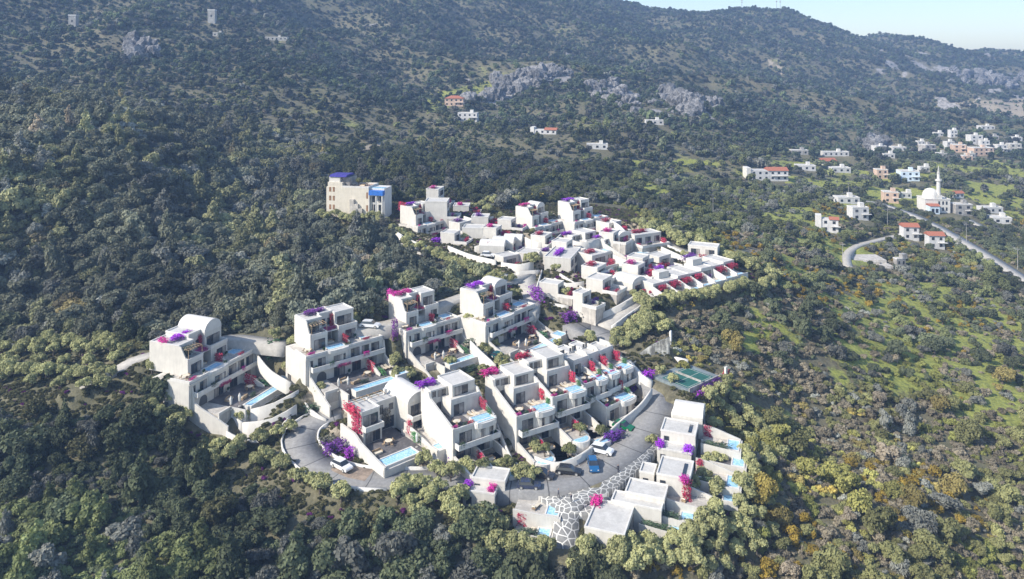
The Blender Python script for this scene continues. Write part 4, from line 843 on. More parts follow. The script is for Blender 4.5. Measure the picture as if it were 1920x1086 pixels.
# ------------------------------------------------------------------ roads, laid on the ground
def resample(P, step=2.0):
    P = np.asarray(P, float); out = [P[0]]
    Q = []
    n = len(P)
    for i in range(n - 1):          # Catmull-Rom
        a_, b_, c_, d_ = P[max(i - 1, 0)], P[i], P[i + 1], P[min(i + 2, n - 1)]
        k = max(2, int(np.linalg.norm(c_ - b_) / step))
        for j in range(k):
            t = j / k; Q.append(.5 * ((2 * b_) + (-a_ + c_) * t + (2 * a_ - 5 * b_ + 4 * c_ - d_) * t * t + (-a_ + 3 * b_ - 3 * c_ + d_) * t ** 3))
    Q.append(P[-1]); return np.array(Q)
def trace(pix, Z=None):
    return resample([P3(x, y, -z * F / (y - HY)) for (x, y), z in zip(pix, Z)] if Z else [cast(x, y, base_h, 100) for x, y in pix])
def sides(Q, o):
    d = np.gradient(Q[:, :2], axis=0); d /= np.linalg.norm(d, axis=1)[:, None] + 1e-9; R = Q.copy(); R[:, 0] += d[:, 1] * o; R[:, 1] -= d[:, 0] * o; return R
def ribbon(name, Q, w, mat, lift=.1, deep=2.5, along=True, kind_='structure', label=None, cat=None, o0=None, o1=None, group=None):
    A = sides(Q, -w / 2 if o0 is None else o0); B_ = sides(Q, w / 2 if o1 is None else o1); n = len(Q); A[:, 2] += lift; B_[:, 2] += lift
    lo = np.array([0, 0, deep + lift]); V = np.vstack([A, B_, A - lo, B_ - lo]); Fc = []
    for i in range(n - 1):
        Fc += [(i, i + 1, n + i + 1, n + i), (2 * n + i, 2 * n + i + 1, i + 1, i), (n + i, n + i + 1, 3 * n + i + 1, 3 * n + i)]
    Fc += [(0, n, 3 * n, 2 * n), (n - 1, 3 * n - 1, 4 * n - 1, 2 * n - 1)]
    me = npmesh(name, V, [i for f in Fc for i in f], [4] * len(Fc), mat)
    s = np.concatenate([[0], np.cumsum(np.linalg.norm(np.diff(Q[:, :2], axis=0), axis=1))]); me.attributes.new('along', 'FLOAT', 'POINT').data.foreach_set('value', np.tile(s, 4).astype(np.float32))
    o = bpy.data.objects.new(name, me); COL.objects.link(o)
    if kind_: o['kind'] = kind_
    return tag(o, label, cat, group)
def road_carve(Q, hw, soft=3.):
    lo = Q.min(0) - hw - soft; hi = Q.max(0) + hw + soft; R = Q[::2] if len(Q) > 30 else Q
    def f(x, y, h):
        k = (x > lo[0]) & (x < hi[0]) & (y > lo[1]) & (y < hi[1])
        if not k.any(): return h
        X = x[k]; Y = y[k]; best = np.full(len(X), 1e9); z = np.zeros(len(X))
        for A, B_ in zip(R[:-1], R[1:]):
            d = B_ - A; L2 = d[0] ** 2 + d[1] ** 2 + 1e-9; t = np.clip(((X - A[0]) * d[0] + (Y - A[1]) * d[1]) / L2, 0, 1)
            r = np.hypot(X - A[0] - t * d[0], Y - A[1] - t * d[1]); m_ = r < best; best[m_] = r[m_]; z[m_] = (A[2] + t * d[2])[m_]
        t = np.clip(1 - (best - hw) / soft, 0, 1); t = t * t * (3 - 2 * t); h = h.copy(); h[k] = h[k] + (z - .12 - h[k]) * t; return h
    return f
def near_line(Q, r):
    R = Q[::2]
    def f(x, y):
        o = np.zeros(len(x), bool)
        for A in R: o |= np.hypot(x - A[0], y - A[1]) < r
        return o
    return f
ROADS = []
def road(name, pix, w, mat, Z=None, walls=(), lift=.1, label=None):
    Q = trace(pix, Z); ribbon(name, Q, w, mat, lift); ROADS.append((Q, w)); CARVE.insert(0, road_carve(Q, w / 2 + .6)); CLEAR.append(near_line(Q, w / 2 + 2.2)); NARROW.append(near_line(Q, w / 2 + .7))
    for (o, h, t, i0, i1, lb) in walls:
        a_, b_ = int(len(Q) * i0), max(int(len(Q) * i1), int(len(Q) * i0) + 3); R = Q[a_:b_]
        ribbon('low_wall', R, t, M_WHITE, h, 2.5, True, None, lb, 'wall', o - t / 2, o + t / 2)
    return Q
CLEAR = []; NARROW = []
MAIN = road('road', [(1222,711),(1231,726),(1236,752),(1222,788),(1190,830),(1143,868),(1088,896),(1020,908),(940,904),(850,900),(760,900),(680,898),(622,884),(578,856),(562,826),(574,802),(604,784),(640,772)], 6.2, M_ROAD,
     [-72.1,-72.7,-73.4,-74.3,-75.4,-76.3,-76.9,-77.2,-77.2,-77.1,-77.0,-77.0,-76.9,-76.6,-76.2,-75.8,-75.3,-74.6],
     [(-3.5, .7, .35, .0, .14, 'low white wall along the road beside the sports court'), (3.5, .55, .35, .60, .97, 'curved double white kerb wall inside the hairpin bend'), (-3.5, .45, .3, .66, .98, 'low white wall along the outer edge of the hairpin')])
road('road', [(985,512),(992,540),(1000,560),(985,585)], 5.5, M_LANE, [-62.3,-63.4,-64.2,-65.3])
UP = road('road', [(1165,648),(1140,630),(1105,615),(1075,620)], 8.5, M_ROAD, [-69,-68.4,-67.9,-67.8])
road('road', [(1130,612),(1160,590),(1186,570),(1186,548),(1172,525),(1168,500)], 5.5, M_LANE, [-67.7,-66.2,-65,-64.3,-63.6,-62.8], [(3.,.9,.3,.0,.42,'pale wall along the lane climbing to the upper plaza')])
road('road', [(150,722),(205,704),(245,678),(300,662),(360,650),(430,634),(500,640),(540,644)], 4, M_LANE, [-70.5,-69.6,-67.9,-66.9,-66.5,-65.7,-66,-66.1])
road('road', [(640,614),(690,613),(745,604),(800,580),(860,560),(930,535),(985,512)], 5, M_LANE, [-63.8,-63.6,-63.4,-62.9,-62.6,-62.4,-62.3])
road('lane', [(1248,455),(1290,474),(1340,492),(1392,522),(1412,534)], 4, M_LANE, None, [(2.2,.7,.3,.0,1,'white wall beside the straight lane at the right of the upper group')])
road('lane', [(745,452),(790,474),(840,488),(900,506),(960,520)], 3, M_LANE, None)
road('village_road', [(1560,372),(1640,380),(1700,399),(1745,420),(1790,445),(1840,474),(1900,512),(1990,570)], 6.0, M_LANE, None, (), .15)
road('track', [(1590,500),(1588,478),(1606,462),(1640,452),(1700,438)], 3.2, M_LANE)
road('track', [(1920,452),(1870,440),(1830,420),(1790,400)], 4, M_LANE)
road('track', [(450,735),(330,735),(200,722),(0,722)], 2.5, M_STONE) if False else None
# paved path with white joints, beside the road
Qp = trace([(1240,800),(1212,838),(1180,872),(1140,905),(1092,930),(1064,955),(1062,990),(1058,1030)], [-74.9,-75.6,-76.2,-76.9,-77.4,-77.9,-79.2,-80.8])
ribbon('paved_path', Qp, 4.3, M_CRAZY, .12); CARVE.insert(0, road_carve(Qp, 3)); CLEAR.append(near_line(Qp, 4)); NARROW.append(near_line(Qp, 2.6))
Qc = trace([(1028,925),(1080,950),(1150,945)], [-77.7, -77.9, -77.6]); ribbon('paved_path', Qc, 4.2, M_CRAZY, .09, 2.2)
# parking bays
Qb = sides(MAIN, 5.6)[int(len(MAIN) * .22):int(len(MAIN) * .46)]; ribbon('parking_strip', Qb, 5.0, plaster('parking_paving', (.25, .22, .19), .2), .02, 2.5)
for i in range(9):
    j = int(len(Qb) * (.1 + .1 * i)); d = Qb[min(j + 1, len(Qb) - 1)] - Qb[j]; d[2] = 0; d /= np.linalg.norm(d); nrm = np.array([d[1], -d[0], 0])
    A = Qb[j] - nrm * 2.3; B_ = Qb[j] + nrm * 2.3; R = np.array([A, (A + B_) / 2, B_]); ribbon('bay_marking', R, .14, M_WHITE, .035, .1)
Qg = trace([(612,838),(630,862),(668,882),(715,890)], [-76.6,-76.8,-76.9,-77]); ribbon('parking_strip', Qg, 5.5, plaster('brown_gravel', (.27, .21, .16), .2), .06)

# ------------------------------------------------------------------ free standing walls
def wall(label, pix, h, t=.35, Z=None, mat=None, name='wall', deep=2.5, slope=None):
    Q = trace(pix, Z)
    if slope: Q[:, 2] += np.linspace(slope[0], slope[1], len(Q))
    return ribbon(name, Q, t, mat or M_WALL, h, deep, True, None, label, 'wall')
wall('pale retaining wall of the upper plaza, long and straight', [(1130,602),(1160,588),(1196,566)], 2.2, .4, [-67.6,-66.4,-65.0])
wall('white front wall of the upper plaza, at its left corner', [(1094,578),(1130,602)], 2.6, .4, [-66.3,-67.6])
wall('long sloping white wall descending left of the upper plaza', [(1050,530),(1085,552),(1122,574)], 2.6, .5, [-63.6,-65,-66.4])
wall('arched white wall between the cottages and the magenta roofed villas', [(1018,582),(1040,586),(1066,590)], 2.4, .5, [-67,-67.2,-67.4])
wall('white parapet around the distant road head, upper edge', [(968,516),(985,514),(1012,512)], .9, .35, [-62.3,-62.2,-62.2])
wall('white wall right of the distant road head', [(1016,513),(1008,540),(1002,560)], 1.1, .35, [-62.2,-63.3,-64.2])
wall('sloping white garden wall below the leftmost distant villa', [(738,442),(765,460),(800,474)], 2.2, .4)
wall('zigzag white wall above the lane of the distant vaulted cottages', [(840,470),(880,486),(930,498)], 1.6, .4)
wall('white wall between the row houses and the parked cars, with planting', [(1003,868),(1040,880),(1075,872),(1120,842),(1155,808),(1200,770),(1222,740)], 1.3, .35, [-76.6,-76.8,-76.6,-76,-75.2,-73.8,-72.8])
wall('white stepped boundary wall right of the last row house, facing the court', [(1178,682),(1200,706),(1222,722)], .9, .9, [-70.2,-71.2,-72.1])
wall('low white garden wall at the foot of the leftmost villa, lower line', [(370,770),(400,800),(445,832),(500,836),(545,790)], 1.4, .4, [-76.6,-77.3,-77.8,-77.6,-75.9])
wall('upper white ramp wall at the foot of the leftmost villa', [(372,748),(410,775),(455,806)], 1.6, .5, [-75.4,-76.2,-77])
wall('white wall between the leftmost villa and the violet roofed villa', [(484,672),(508,700),(545,722)], .6, .35, [-68.6,-70.0,-71.2])
wall('white wall holding the bank below the violet roofed villa', [(560,735),(580,770),(612,790)], .5, .35, [-72.6,-74.6,-75.2])
# court with its curved rubble wall
def court():
    c = P3(1290, 708, 71.2 * F / (708 - HY)); a = radians(40); H = House('sports_court', 'green sports court with white lines below the curved stone wall', 'court', c, a)
    H.m('surface', M_COURT).box(-4.6, 4.6, -3.6, 3.6, -1.5, .03); H.m('surround', plaster('court_surround', (.20, .24, .25), .15)).box(-5.4, 6.2, -5.4, 4.2, -3, 0)
    for u0, u1, w0, w1 in ((-4.2, 4.2, -3.2, -3.12), (-4.2, 4.2, 3.12, 3.2), (-4.2, -4.12, -3.12, 3.12), (4.12, 4.2, -3.12, 3.12), (-4.12, 4.12, -.04, .04), (-.04, .04, -3.12, -.04), (-.04, .04, .04, 3.12)): H.m('line_marking', M_WHITE).box(u0, u1, w0, w1, .032, .036)
    H.m('net', M_GREYW).box(-.02, .02, -3.5, 3.5, .04, .5)
    H.m('outer_wall', M_GREYW).box(-5.4, 6.5, 4.202, 4.5, -4.5, .5); H.m('end_post', M_WHITE).box(6.6, 7.2, 4.95, 5.4, -4.5, 2.2)
    H.fin(); CARVE.append(pad(c, a, -7, 7, -6, 5, c[2] - .3, 3, c[2] - .6))
    climber(H.at(2.4, 5.2, -1.2), (8.4, 1.3, 3.0), a, 0, 'violet', 'violet bougainvillea covering the outer wall of the sports court')
    climber(H.at(-2.6, 5.4, -2.4), (4.0, 1.5, 3.4), a, 0, 'purple', 'purple bougainvillea at the near end of the court wall')
    climber(H.at(7.6, 4.8, -.2), (1.2, 1.4, 2.4), a, 0, 'crimson', 'crimson bougainvillea behind the white post of the court wall')
    climber(H.at(-6.2, -6.2, .3), (3.2, 2.4, 1.4), a, 0, 'purple', 'purple flowering mound at the foot of the curved stone wall')
court()
Qw = trace([(1184,690),(1195,668),(1215,652),(1237,640),(1256,632)], [-70.7,-69.5,-67.6,-66.3,-65.2]); CARVE.append(pad(np.array([28., 180., 0]), 0., 1.5, 9, -9, -.6, -66.4, 3, -68.0)); ribbon('stone_wall', Qw, .6, M_RUBBLE, 0., 8, True, None, 'curved rubble stone wall rising behind the sports court', 'wall')
wall('white end pier of the curved stone wall', [(1256,664),(1259,664.5)], 5.6, 1.1, [-71.0, -71.0], M_WHITE)
wall('low white wall running right from the stone wall pier', [(1260,676),(1290,682)], 1.0, .5, [-71.0,-71.0], M_WHITE)

for lb, pix in [('white terrace wall below the violet blossom cottage', [(890,470),(915,462),(938,448)]), ('white garden wall below the distant vaulted villa', [(985,452),(1010,462),(1040,452)]),
 ('long white wall above the distant plaza lane', [(1010,480),(1030,466),(1052,446)]), ('white terrace wall below the topmost distant villa', [(1060,452),(1090,462),(1130,452)]),
 ('white wall right of the topmost distant villa', [(1140,416),(1160,428),(1172,440)]), ('white wall in front of the house by the black cars', [(1095,512),(1125,518),(1150,510)]),
 ('stepped white wall right of the long house, beside the lane', [(1240,470),(1275,486),(1310,500)]), ('white wall between the two vaulted upper houses', [(1150,485),(1180,497),(1225,492)]),
 ('white wall below the isolated white block', [(870,412),(895,418),(925,412)]), ('short white wall beside the distant pool wall', [(940,500),(975,504),(1000,498)]),
 ('curved white wall below the long house by the plaza', [(1040,530),(1062,540),(1095,536)]), ('pale wall at the near end of the long upper row', [(1215,560),(1240,568),(1270,562)])]:
    wall(lb, pix, 1.3, .35)
for a_ in [('white cottage with a flat roof beside the young olive of the upper group', (1000,496),(1022,482),234,6,1,False,7,None,''),
 ('small white cottage tucked under the topmost distant villa', (1098,470),(1120,462),246,5,1,False,6,'crimson','cottage under the topmost villa'),
 ('white cottage with a violet climber near the grey hedge', (1036,494),(1052,482),232,5,1,False,5,'violet','cottage by the grey hedge'),
 ('narrow white cottage between the long house and the row of canopies', (1236,502),(1262,494),232,5,1,False,6,None,''),
 ('white cottage right of the topmost distant villa, on the hedge side', (1142,436),(1166,430),268,6,1,False,7,'crimson','cottage on the hedge side'),
 ('low white cottage above the road head of the upper group', (944,502),(972,496),232,5,1,False,6,None,''),
 ('white cottage in the gap between the isolated block and the olives', (862,436),(884,430),262,5,1,False,6,'violet','cottage in the gap')]:
    cottage(*a_)

for lb, pix in [('white garden wall stepping down between the violet and magenta roofed villas', [(735,700),(758,738),(788,768)]), ('white garden wall between the magenta roofed villa and its vaulted neighbour', [(882,645),(905,668),(930,690)]),
 ('white garden wall beside the right end of the first row', [(1012,632),(1040,652),(1066,664)]), ('white stair wall left of the second row house', [(818,790),(826,825),(838,858)]),
 ('white stair wall left of the central row house', [(932,800),(946,838),(960,868)]), ('white wall of the hanging garden below the leftmost villa, upper', [(470,775),(515,762),(560,738)]),
 ('white wall of the hanging garden below the leftmost villa, lower', [(455,800),(510,792),(556,766)]), ('white wall between the corner villa and the second row house', [(795,835),(815,862),(835,882)])]:
    wall(lb, pix, .8, .35, deep=5)

for lb, (px, py), W_, fl in [('small white cottage under the gable of the leftmost distant villa', (852,456), 5, None), ('small white cottage above the vaulted trio, beside a magenta clump', (930,446), 5, 'magenta'),
 ('small white cottage between the yellow bush villa and the isolated block', (958,430), 5, None), ('small white cottage right below the vaulted villa under the yellow bush', (1022,462), 6, 'crimson'),
 ('small white cottage below the topmost distant villa, left of its hedge', (1062,474), 5, None), ('white cottage between the blue fronted house and the topmost villa', (1150,456), 6, 'magenta'),
 ('white cottage in front of the distant middle house, with crimson roof blossom', (1120,524), 6, 'crimson'), ('white cottage above the brown soil bank of the upper plaza', (1130,548), 6, None),
 ('white cottage beside the lane under the two parked dark cars', (1196,520), 5, 'magenta'), ('white cottage squeezed above the first crimson canopy', (1205,505), 5, None)]:
    c_ = cast(px, py, base_h, 150); cottage(lb, (px, py), (px + 14, py - 8), c_[1], 5, 1, False, W_, fl, ' '.join(lb.split(',')[0].replace('small ', '').replace('white ', '').replace('right below the vaulted villa under', 'below').replace('between the blue fronted house and the topmost villa', 'left of the blue fronted house').replace('beside the lane under the two parked dark cars', 'under the two dark cars').split()[:8]))
# ------------------------------------------------------------------ cars
def car(px, py, Z, heading, colour, label, length=4.5, suv=True):
    p = P3(px, py, -Z * F / (py - HY)); H = House('parked_car', label, 'car', p, heading, 'cars parked in the estate'); h = length / 2; wd = .88
    pm = NT('car_paint'); pm.fin(colour, .25); pm.b.inputs['Coat Weight'].default_value = .6; gm = M_GLASS
    hood = .92 if suv else .80; top = 1.55 if suv else 1.35
    def xs(profile, y0, y1, taper=0.):
        n = len(profile); return [(x, y0 + (taper if z > hood + .05 else 0), z) for x, z in profile] + [(x, y1 - (taper if z > hood + .05 else 0), z) for x, z in profile], [tuple(range(n)), tuple(range(2 * n - 1, n - 1, -1))] + [(i, n + i, n + (i + 1) % n, (i + 1) % n) for i in range(n)]
    body = [(-h, .35), (-h + .05, .25), (h - .1, .25), (h, .4), (h - .02, .62), (h - .25, hood - .12), (h - 1.15, hood), (-h + .25, hood + .02), (-h + .02, hood - .15)]
    H.m('body', pm.m).add(*xs(body, -wd, wd)); H.m('body', pm.m)
    cab = [(h - 1.2, hood - .02), (h - 1.85, top - .05), (h - 2.2, top), (-h + .75, top - .02), (-h + .3, hood + .02)]
    H.m('windows', gm).add(*xs(cab, -wd + .04, wd - .04, .14))
    H.m('roof', pm.m).add(*xs([(h - 1.88, top - .03), (h - 2.2, top + .03), (-h + .75, top + .01), (-h + .62, top - .1)], -wd + .15, wd - .15))
    for i, x in enumerate((h - .85, -h + .8)):
        for j, y in enumerate((-wd + .02, wd - .02)):
            t = MB(); n = 12; V = [(x + .33 * cos(2 * pi * k / n), y - .11, .33 + .33 * sin(2 * pi * k / n)) for k in range(n)] + [(x + .33 * cos(2 * pi * k / n), y + .11, .33 + .33 * sin(2 * pi * k / n)) for k in range(n)]
            t.add(V, [tuple(range(n)), tuple(range(2 * n - 1, n - 1, -1))] + [(k, n + k, n + (k + 1) % n, (k + 1) % n) for k in range(n)]); w_ = t.build('wheel', M_FRAME, H.e)
            r = MB(); V = [(x + .2 * cos(2 * pi * k / n), y + (-.125 if j == 0 else .125), .33 + .2 * sin(2 * pi * k / n)) for k in range(n)]; r.add(V, [tuple(range(n))]); r.build('rim', M_STONE, w_)
    for y in (-wd + .1, wd - .35): H.m('headlight#%d' % int(y * 10), M_WHITE).box(h - .14, h - .02, -y - .25, -y, hood - .34, hood - .2)
    H.fin(); return H
WH = (.75, .75, .75); BK = (.012, .013, .016)
for a_ in [(641,878,-76.7,radians(-38),WH,'white car parked in the gravel bay inside the hairpin bend'),
 (1128,848,-76.0,radians(-28),WH,'white car parked in a bay beside the lower road, next to the blue one',4.7),
 (1112,877,-76.6,radians(-88),(.01,.10,.25),'blue car parked nose out between the white and the black cars'),
 (1066,887,-76.9,radians(-12),BK,'long black car parked left of the blue car',4.8,False),
 (1018,894,-77.1,radians(-20),(.03,.03,.035),'dark grey car parked at the left end of the bays',4.4,False),
 (1169,803,-75.2,radians(-35),(.0,.13,.04),'green car parked under the violet bougainvillea by the road',4.4,False),
 (992,914,-77.2,radians(-5),(.03,.04,.08),'dark blue car on the road beside the flat roofed house',4.3,False),
 (694,613,-63.3,radians(-10),WH,'white car parked on the lane behind the violet roofed villa',4.8),
 (936,672,-70.9,radians(-40),(.0,.09,.11),'dark teal car parked under the olives between the villa rows',4.3,False),
 (1164,530,-63.7,radians(-85),BK,'black car parked on the lane below the upper houses',4.5),
 (1165,512,-63.1,radians(-85),(.01,.09,.06),'dark green car parked above the black one on the upper lane',4.5),
 (915,481,-61.5,radians(-15),WH,'white car parked beside the distant vaulted cottages',4.5)]: car(*a_)
# ------------------------------------------------------------------ people strolling (a few pixels tall)
def person(px, py, Z, heading, shirt, trousers, label, stride=.18):
    p = P3(px, py, -Z * F / (py - HY)); e = bpy.data.objects.new('person', None)
    J = [(0, 0, .95), (0, 0, 1.2), (0, 0, 1.42), (0, 0, 1.52), (0, .02, 1.63), (0, .01, 1.74),
         (.09, 0, .9), (.10, stride * .5 + .02, .5), (.10, stride * .4, .08), (.10, stride * .4 + .14, .04), (-.09, 0, .9), (-.10, -stride * .3, .5), (-.10, -stride, .09), (-.10, -stride + .14, .04),
         (.18, 0, 1.40), (.23, -.06, 1.12), (.25, .04, .88), (-.18, 0, 1.40), (-.23, .06, 1.12), (-.25, .14, .90)]
    E = [(0, 1), (1, 2), (2, 3), (3, 4), (4, 5), (0, 6), (6, 7), (7, 8), (8, 9), (0, 10), (10, 11), (11, 12), (12, 13), (2, 14), (14, 15), (15, 16), (2, 17), (17, 18), (18, 19)]
    R = [.14, .13, .13, .055, .10, .075, .085, .06, .04, .035, .085, .06, .04, .035, .055, .04, .028, .055, .04, .028]
    me = bpy.data.meshes.new('person'); me.from_pydata(J, E, []); o = bpy.data.objects.new('person', me); COL.objects.link(o); o.location = tuple(p + [0, 0, .1]); o.rotation_euler = (0, 0, heading)
    md = o.modifiers.new('skin', 'SKIN')
    for i, r in enumerate(R): me.skin_vertices[0].data[i].radius = (r, r * .8)
    me.skin_vertices[0].data[0].use_root = True
    sb = o.modifiers.new('sub', 'SUBSURF'); sb.levels = 1; sb.render_levels = 1
    m = NT('clothes'); sp = m.n('SeparateXYZ'); m.l(m.coord('Object'), sp.inputs[0])
    c = m.mix(m.math('GREATER_THAN', sp.outputs[2], .92), trousers, shirt); c = m.mix(m.math('GREATER_THAN', sp.outputs[2], 1.48), c, (.45, .28, .2)); c = m.mix(m.math('GREATER_THAN', sp.outputs[2], 1.70), c, (.03, .02, .015))
    me.materials.append(m.fin(c, .8)); tag(o, label, 'person')
if True:
    for a_ in [(1159,889,-76.7,.4,(.03,.03,.04),(.03,.03,.05),'person in dark clothes walking on the paved path by the road bend'),
     (1112,951,-77.9,2.5,(.6,.6,.58),(.1,.12,.2),'person in a white top on the joint of road and paved path'),
     (1071,945,-77.8,1.,(.05,.05,.08),(.04,.04,.04),'person in black crossing the paved path below the road'),
     (1047,935,-77.7,-1.,(.08,.08,.1),(.05,.05,.06),'person in dark grey near the left edge of the paved path'),
     (1028,900,-77.2,0.,(.1,.09,.09),(.05,.05,.06),'person in brown walking on the road by the dark cars'),
     (716,884,-77.0,.9,(.02,.02,.03),(.02,.02,.03),'person in black at the foot of the corner villa steps'),
     (1180,690,-71.0,.5,(.08,.1,.14),(.05,.05,.06),'person in blue on the steps at the end of the middle row'),
     (1062,632,-68.6,.5,(.04,.05,.07),(.05,.05,.06),'person in dark clothes at the wide road head'),
     (1013,519,-62.1,.5,(.05,.05,.07),(.05,.05,.06),'person standing at the distant road head wall')]: person(*a_)

# ------------------------------------------------------------------ village houses and mountain houses
M_VILLAGE = plaster('village_render', (.60, .59, .57), .1)
def vhouse(label, px, py, wpx, st=1, roof='flat', depth=.8, ang=-4, wall=None, nm='village_house', extra=None):
    c = cast(px, py, base_h, 200); W = wpx * .92 * c[1] / F; D = W * depth; a = radians(ang); h = st * 2.9
    p = c + np.array([-cos(a) * W / 2, -sin(a) * W / 2 , 0]); H = House(nm, label, 'house', p, a, 'houses of the village and the mountain')
    H.m('walls', wall or M_VILLAGE).box(0, W, -D, 0, -3, h)
    if roof == 'flat':
        H.parapet('roof_edge', -.08, W + .08, -D - .08, .08, h + .002, .35, .3); H.m('roof', M_ROOF).box(.25, W - .25, -D + .25, -.25, h - .1, h + .1)
        H.m('stair_head', wall or M_WHITE).box(W * .6, W * .6 + 2.2, -D * .8, -D * .8 + 2, h + .1, h + 2.0)
    elif roof == 'tile':
        H.m('tiled_roof', M_TILE).prof([(.5, h - .05), (-D / 2, h + D * .28), (-D - .4, h - .05)], -.4, W + .4)
    elif roof == 'hip':
        H.m('tiled_roof', M_TILE).add([(-.4, -.5, h), (W + .4, -.5, h), (W + .4, D + .4, h), (-.4, D + .4, h), (W * .3, D / 2, h + D * .24), (W * .7, D / 2, h + D * .24)], [(3, 2, 1, 0), (0, 1, 5, 4), (1, 2, 5), (2, 3, 4, 5), (3, 0, 4)])
    elif roof == 'half':
        H.m('tiled_roof', M_TILE).prof([(.5, h - .05), (-D / 2, h + D * .22), (-D - .4, h - .05)], W * .45, W + .4); H.m('roof', M_ROOF).box(.3, W * .44, -D + .3, -.3, h, h + .15)
        H.m('tall_end', M_WHITE).box(-2.5, -.002, -D, .4, -3, h + 1.6)
    n = max(2, int(W / 3.3))
    for s in range(st):
        for i in range(n): H.window(W * (i + .32) / n, W * (i + .68) / n, s * 2.9 + .9, s * 2.9 + 2.2, 0, 0)
    if st == 2: H.m('balcony', M_WHITE).box(W * .55, W + .9, .002, 1.2, 2.75, 2.9)
    H.fin(); CARVE.append(pad(p, a, -1, W + 1, -D, 1.5, c[2] + .1, 4, c[2] - .3)); r = max(W, D) * .6
    cx, cy = c[0], c[1] + D / 2
    CLEAR.append(lambda x, y, cx=cx, cy=cy, r=r: (np.hypot(x - cx, y - cy) < r + 1) | ((np.abs(x - cx) < r * .8) & (y < cy) & (y > cy - r - 9)))
M_PALEB = plaster('pale_blue_plaster', (.60, .70, .78), .06)
for a_ in [
 ('white two storey house with a red tiled roof, left of its twin by the road', 1709,450,30,2,'tile',.75,-6),
 ('white two storey house with a red tiled roof, right of its twin by the road', 1757,467,30,2,'tile',.75,-6),
 ('white two storey flat roofed house left of the twin red roofs', 1614,413,34,2,'flat',.7,4),
 ('pale house with a broken red roof, leftmost of the lower village', 1556,436,32,2,'half',.6,-20),
 ('long low white house with a roof mast above the flat roofed one', 1592,382,44,1,'flat',.6,0),
 ('white house with a pale blue right side, under the village trees', 1707,340,36,2,'flat',.8,-8,M_PALEB),
 ('peach walled house half hidden by brown trees', 1655,336,22,2,'flat',.8,0,M_PEACH),
 ('ruined stone house beside the top of the village road', 1671,381,28,2,'flat',.8,-12,M_PEACH),
 ('brown stone house with a white roof edge right of the mosque', 1808,405,34,2,'flat',.7,0,M_GREYW),
 ('long low cream house with a flat roof, at the right of the mosque', 1862,400,42,1,'flat',.5,2),
 ('low white shed on the green slope right of the mosque', 1880,420,36,1,'flat',.8,-8),
 ('long white house with a half red tiled roof, at the left end of the village', 1443,339,76,2,'half',.35,0),
 ('white bungalow behind the long half tiled house', 1513,320,36,1,'flat',.7,-4),
 ('long flat cream shed in front of the village wood', 1578,324,38,1,'flat',.6,0),
 ('pink roofed bungalow between the sheds of the village', 1556,310,28,1,'tile',.7,6),
 ('long thin cream shed at the upper edge of the village', 1568,293,52,1,'flat',.3,0),
 ('grey stone shed left of the thin cream shed', 1500,290,34,1,'flat',.4,0,M_GREYW),
 ('white two storey house beside the pale rock of the village', 1653,288,24,2,'flat',.7,8),
 ('white bungalow right of the pale village rock', 1687,283,27,1,'flat',.7,-3),
 ('grey two storey house left of the old village cluster', 1745,286,24,2,'flat',.9,10,M_GREYW),
 ('grey stone cube below the old village cluster', 1768,295,18,1,'flat',.9,0,M_STONE),
 ('cream two storey house in the old village cluster', 1800,286,24,2,'flat',.8,-10,M_PEACH),
 ('topmost white house of the old village cluster', 1832,268,24,2,'flat',.8,0),
 ('wide peach house in the middle of the old village cluster', 1845,292,42,2,'flat',.5,4,M_PEACH),
 ('white house at the right of the wide peach one', 1880,286,20,2,'flat',.8,0),
 ('grey house at the far right of the old village', 1905,284,22,2,'flat',.8,-6,M_STONE),
 ('white house alone above the old village', 1853,243,28,1,'flat',.6,0),
 ('small white house left of the topmost village house', 1789,258,14,2,'flat',.8,0),
 ('cream house peeping above the grey village house', 1762,256,16,1,'flat',.8,0),
 ('white mountain house nearest the estate, one storey', 1120,280,42,1,'flat',.45,-4),
 ('white two storey mountain house below the red roofed one', 876,228,40,2,'flat',.5,-8),
 ('pink walled mountain house with a red roof beside dark cypresses', 851,199,38,2,'hip',.6,-4,M_PEACH),
 ('long low mountain house with a red tiled wing', 1022,252,46,1,'half',.4,-16),
 ('white mountain house with pale blue windows below the dark crag', 1228,234,36,1,'flat',.5,0),
 ('grey ruin high on the hazy hillside at the left', 515,76,50,1,'flat',.3,4,M_STONE),
 ('small hut high on the hazy slope', 407,68,18,1,'flat',.6,0,M_STONE)]:
    vhouse(*a_[:8], *(a_[8:]))
def stone_tower(label, px, py):
    c = cast(px, py, base_h, 200); s = c[1] / F; H = House('stone_tower', label, 'tower', c, .1, 'stone towers on the hazy hillside'); W = 13 * s; h = 24 * s
    H.m('walls', M_STONE).box(-W / 2, W / 2, -W, 0, -4, h); H.parapet('battlement', -W / 2 - .2, W / 2 + .2, -W - .2, .2, h + .002, 1.2, .5); H.window(-.7, .7, h * .5, h * .5 + 2, 0, 0)
    H.fin(); CLEAR.append(lambda x, y, c=c, W=W: np.hypot(x - c[0], y - c[1]) < W * 1.5)
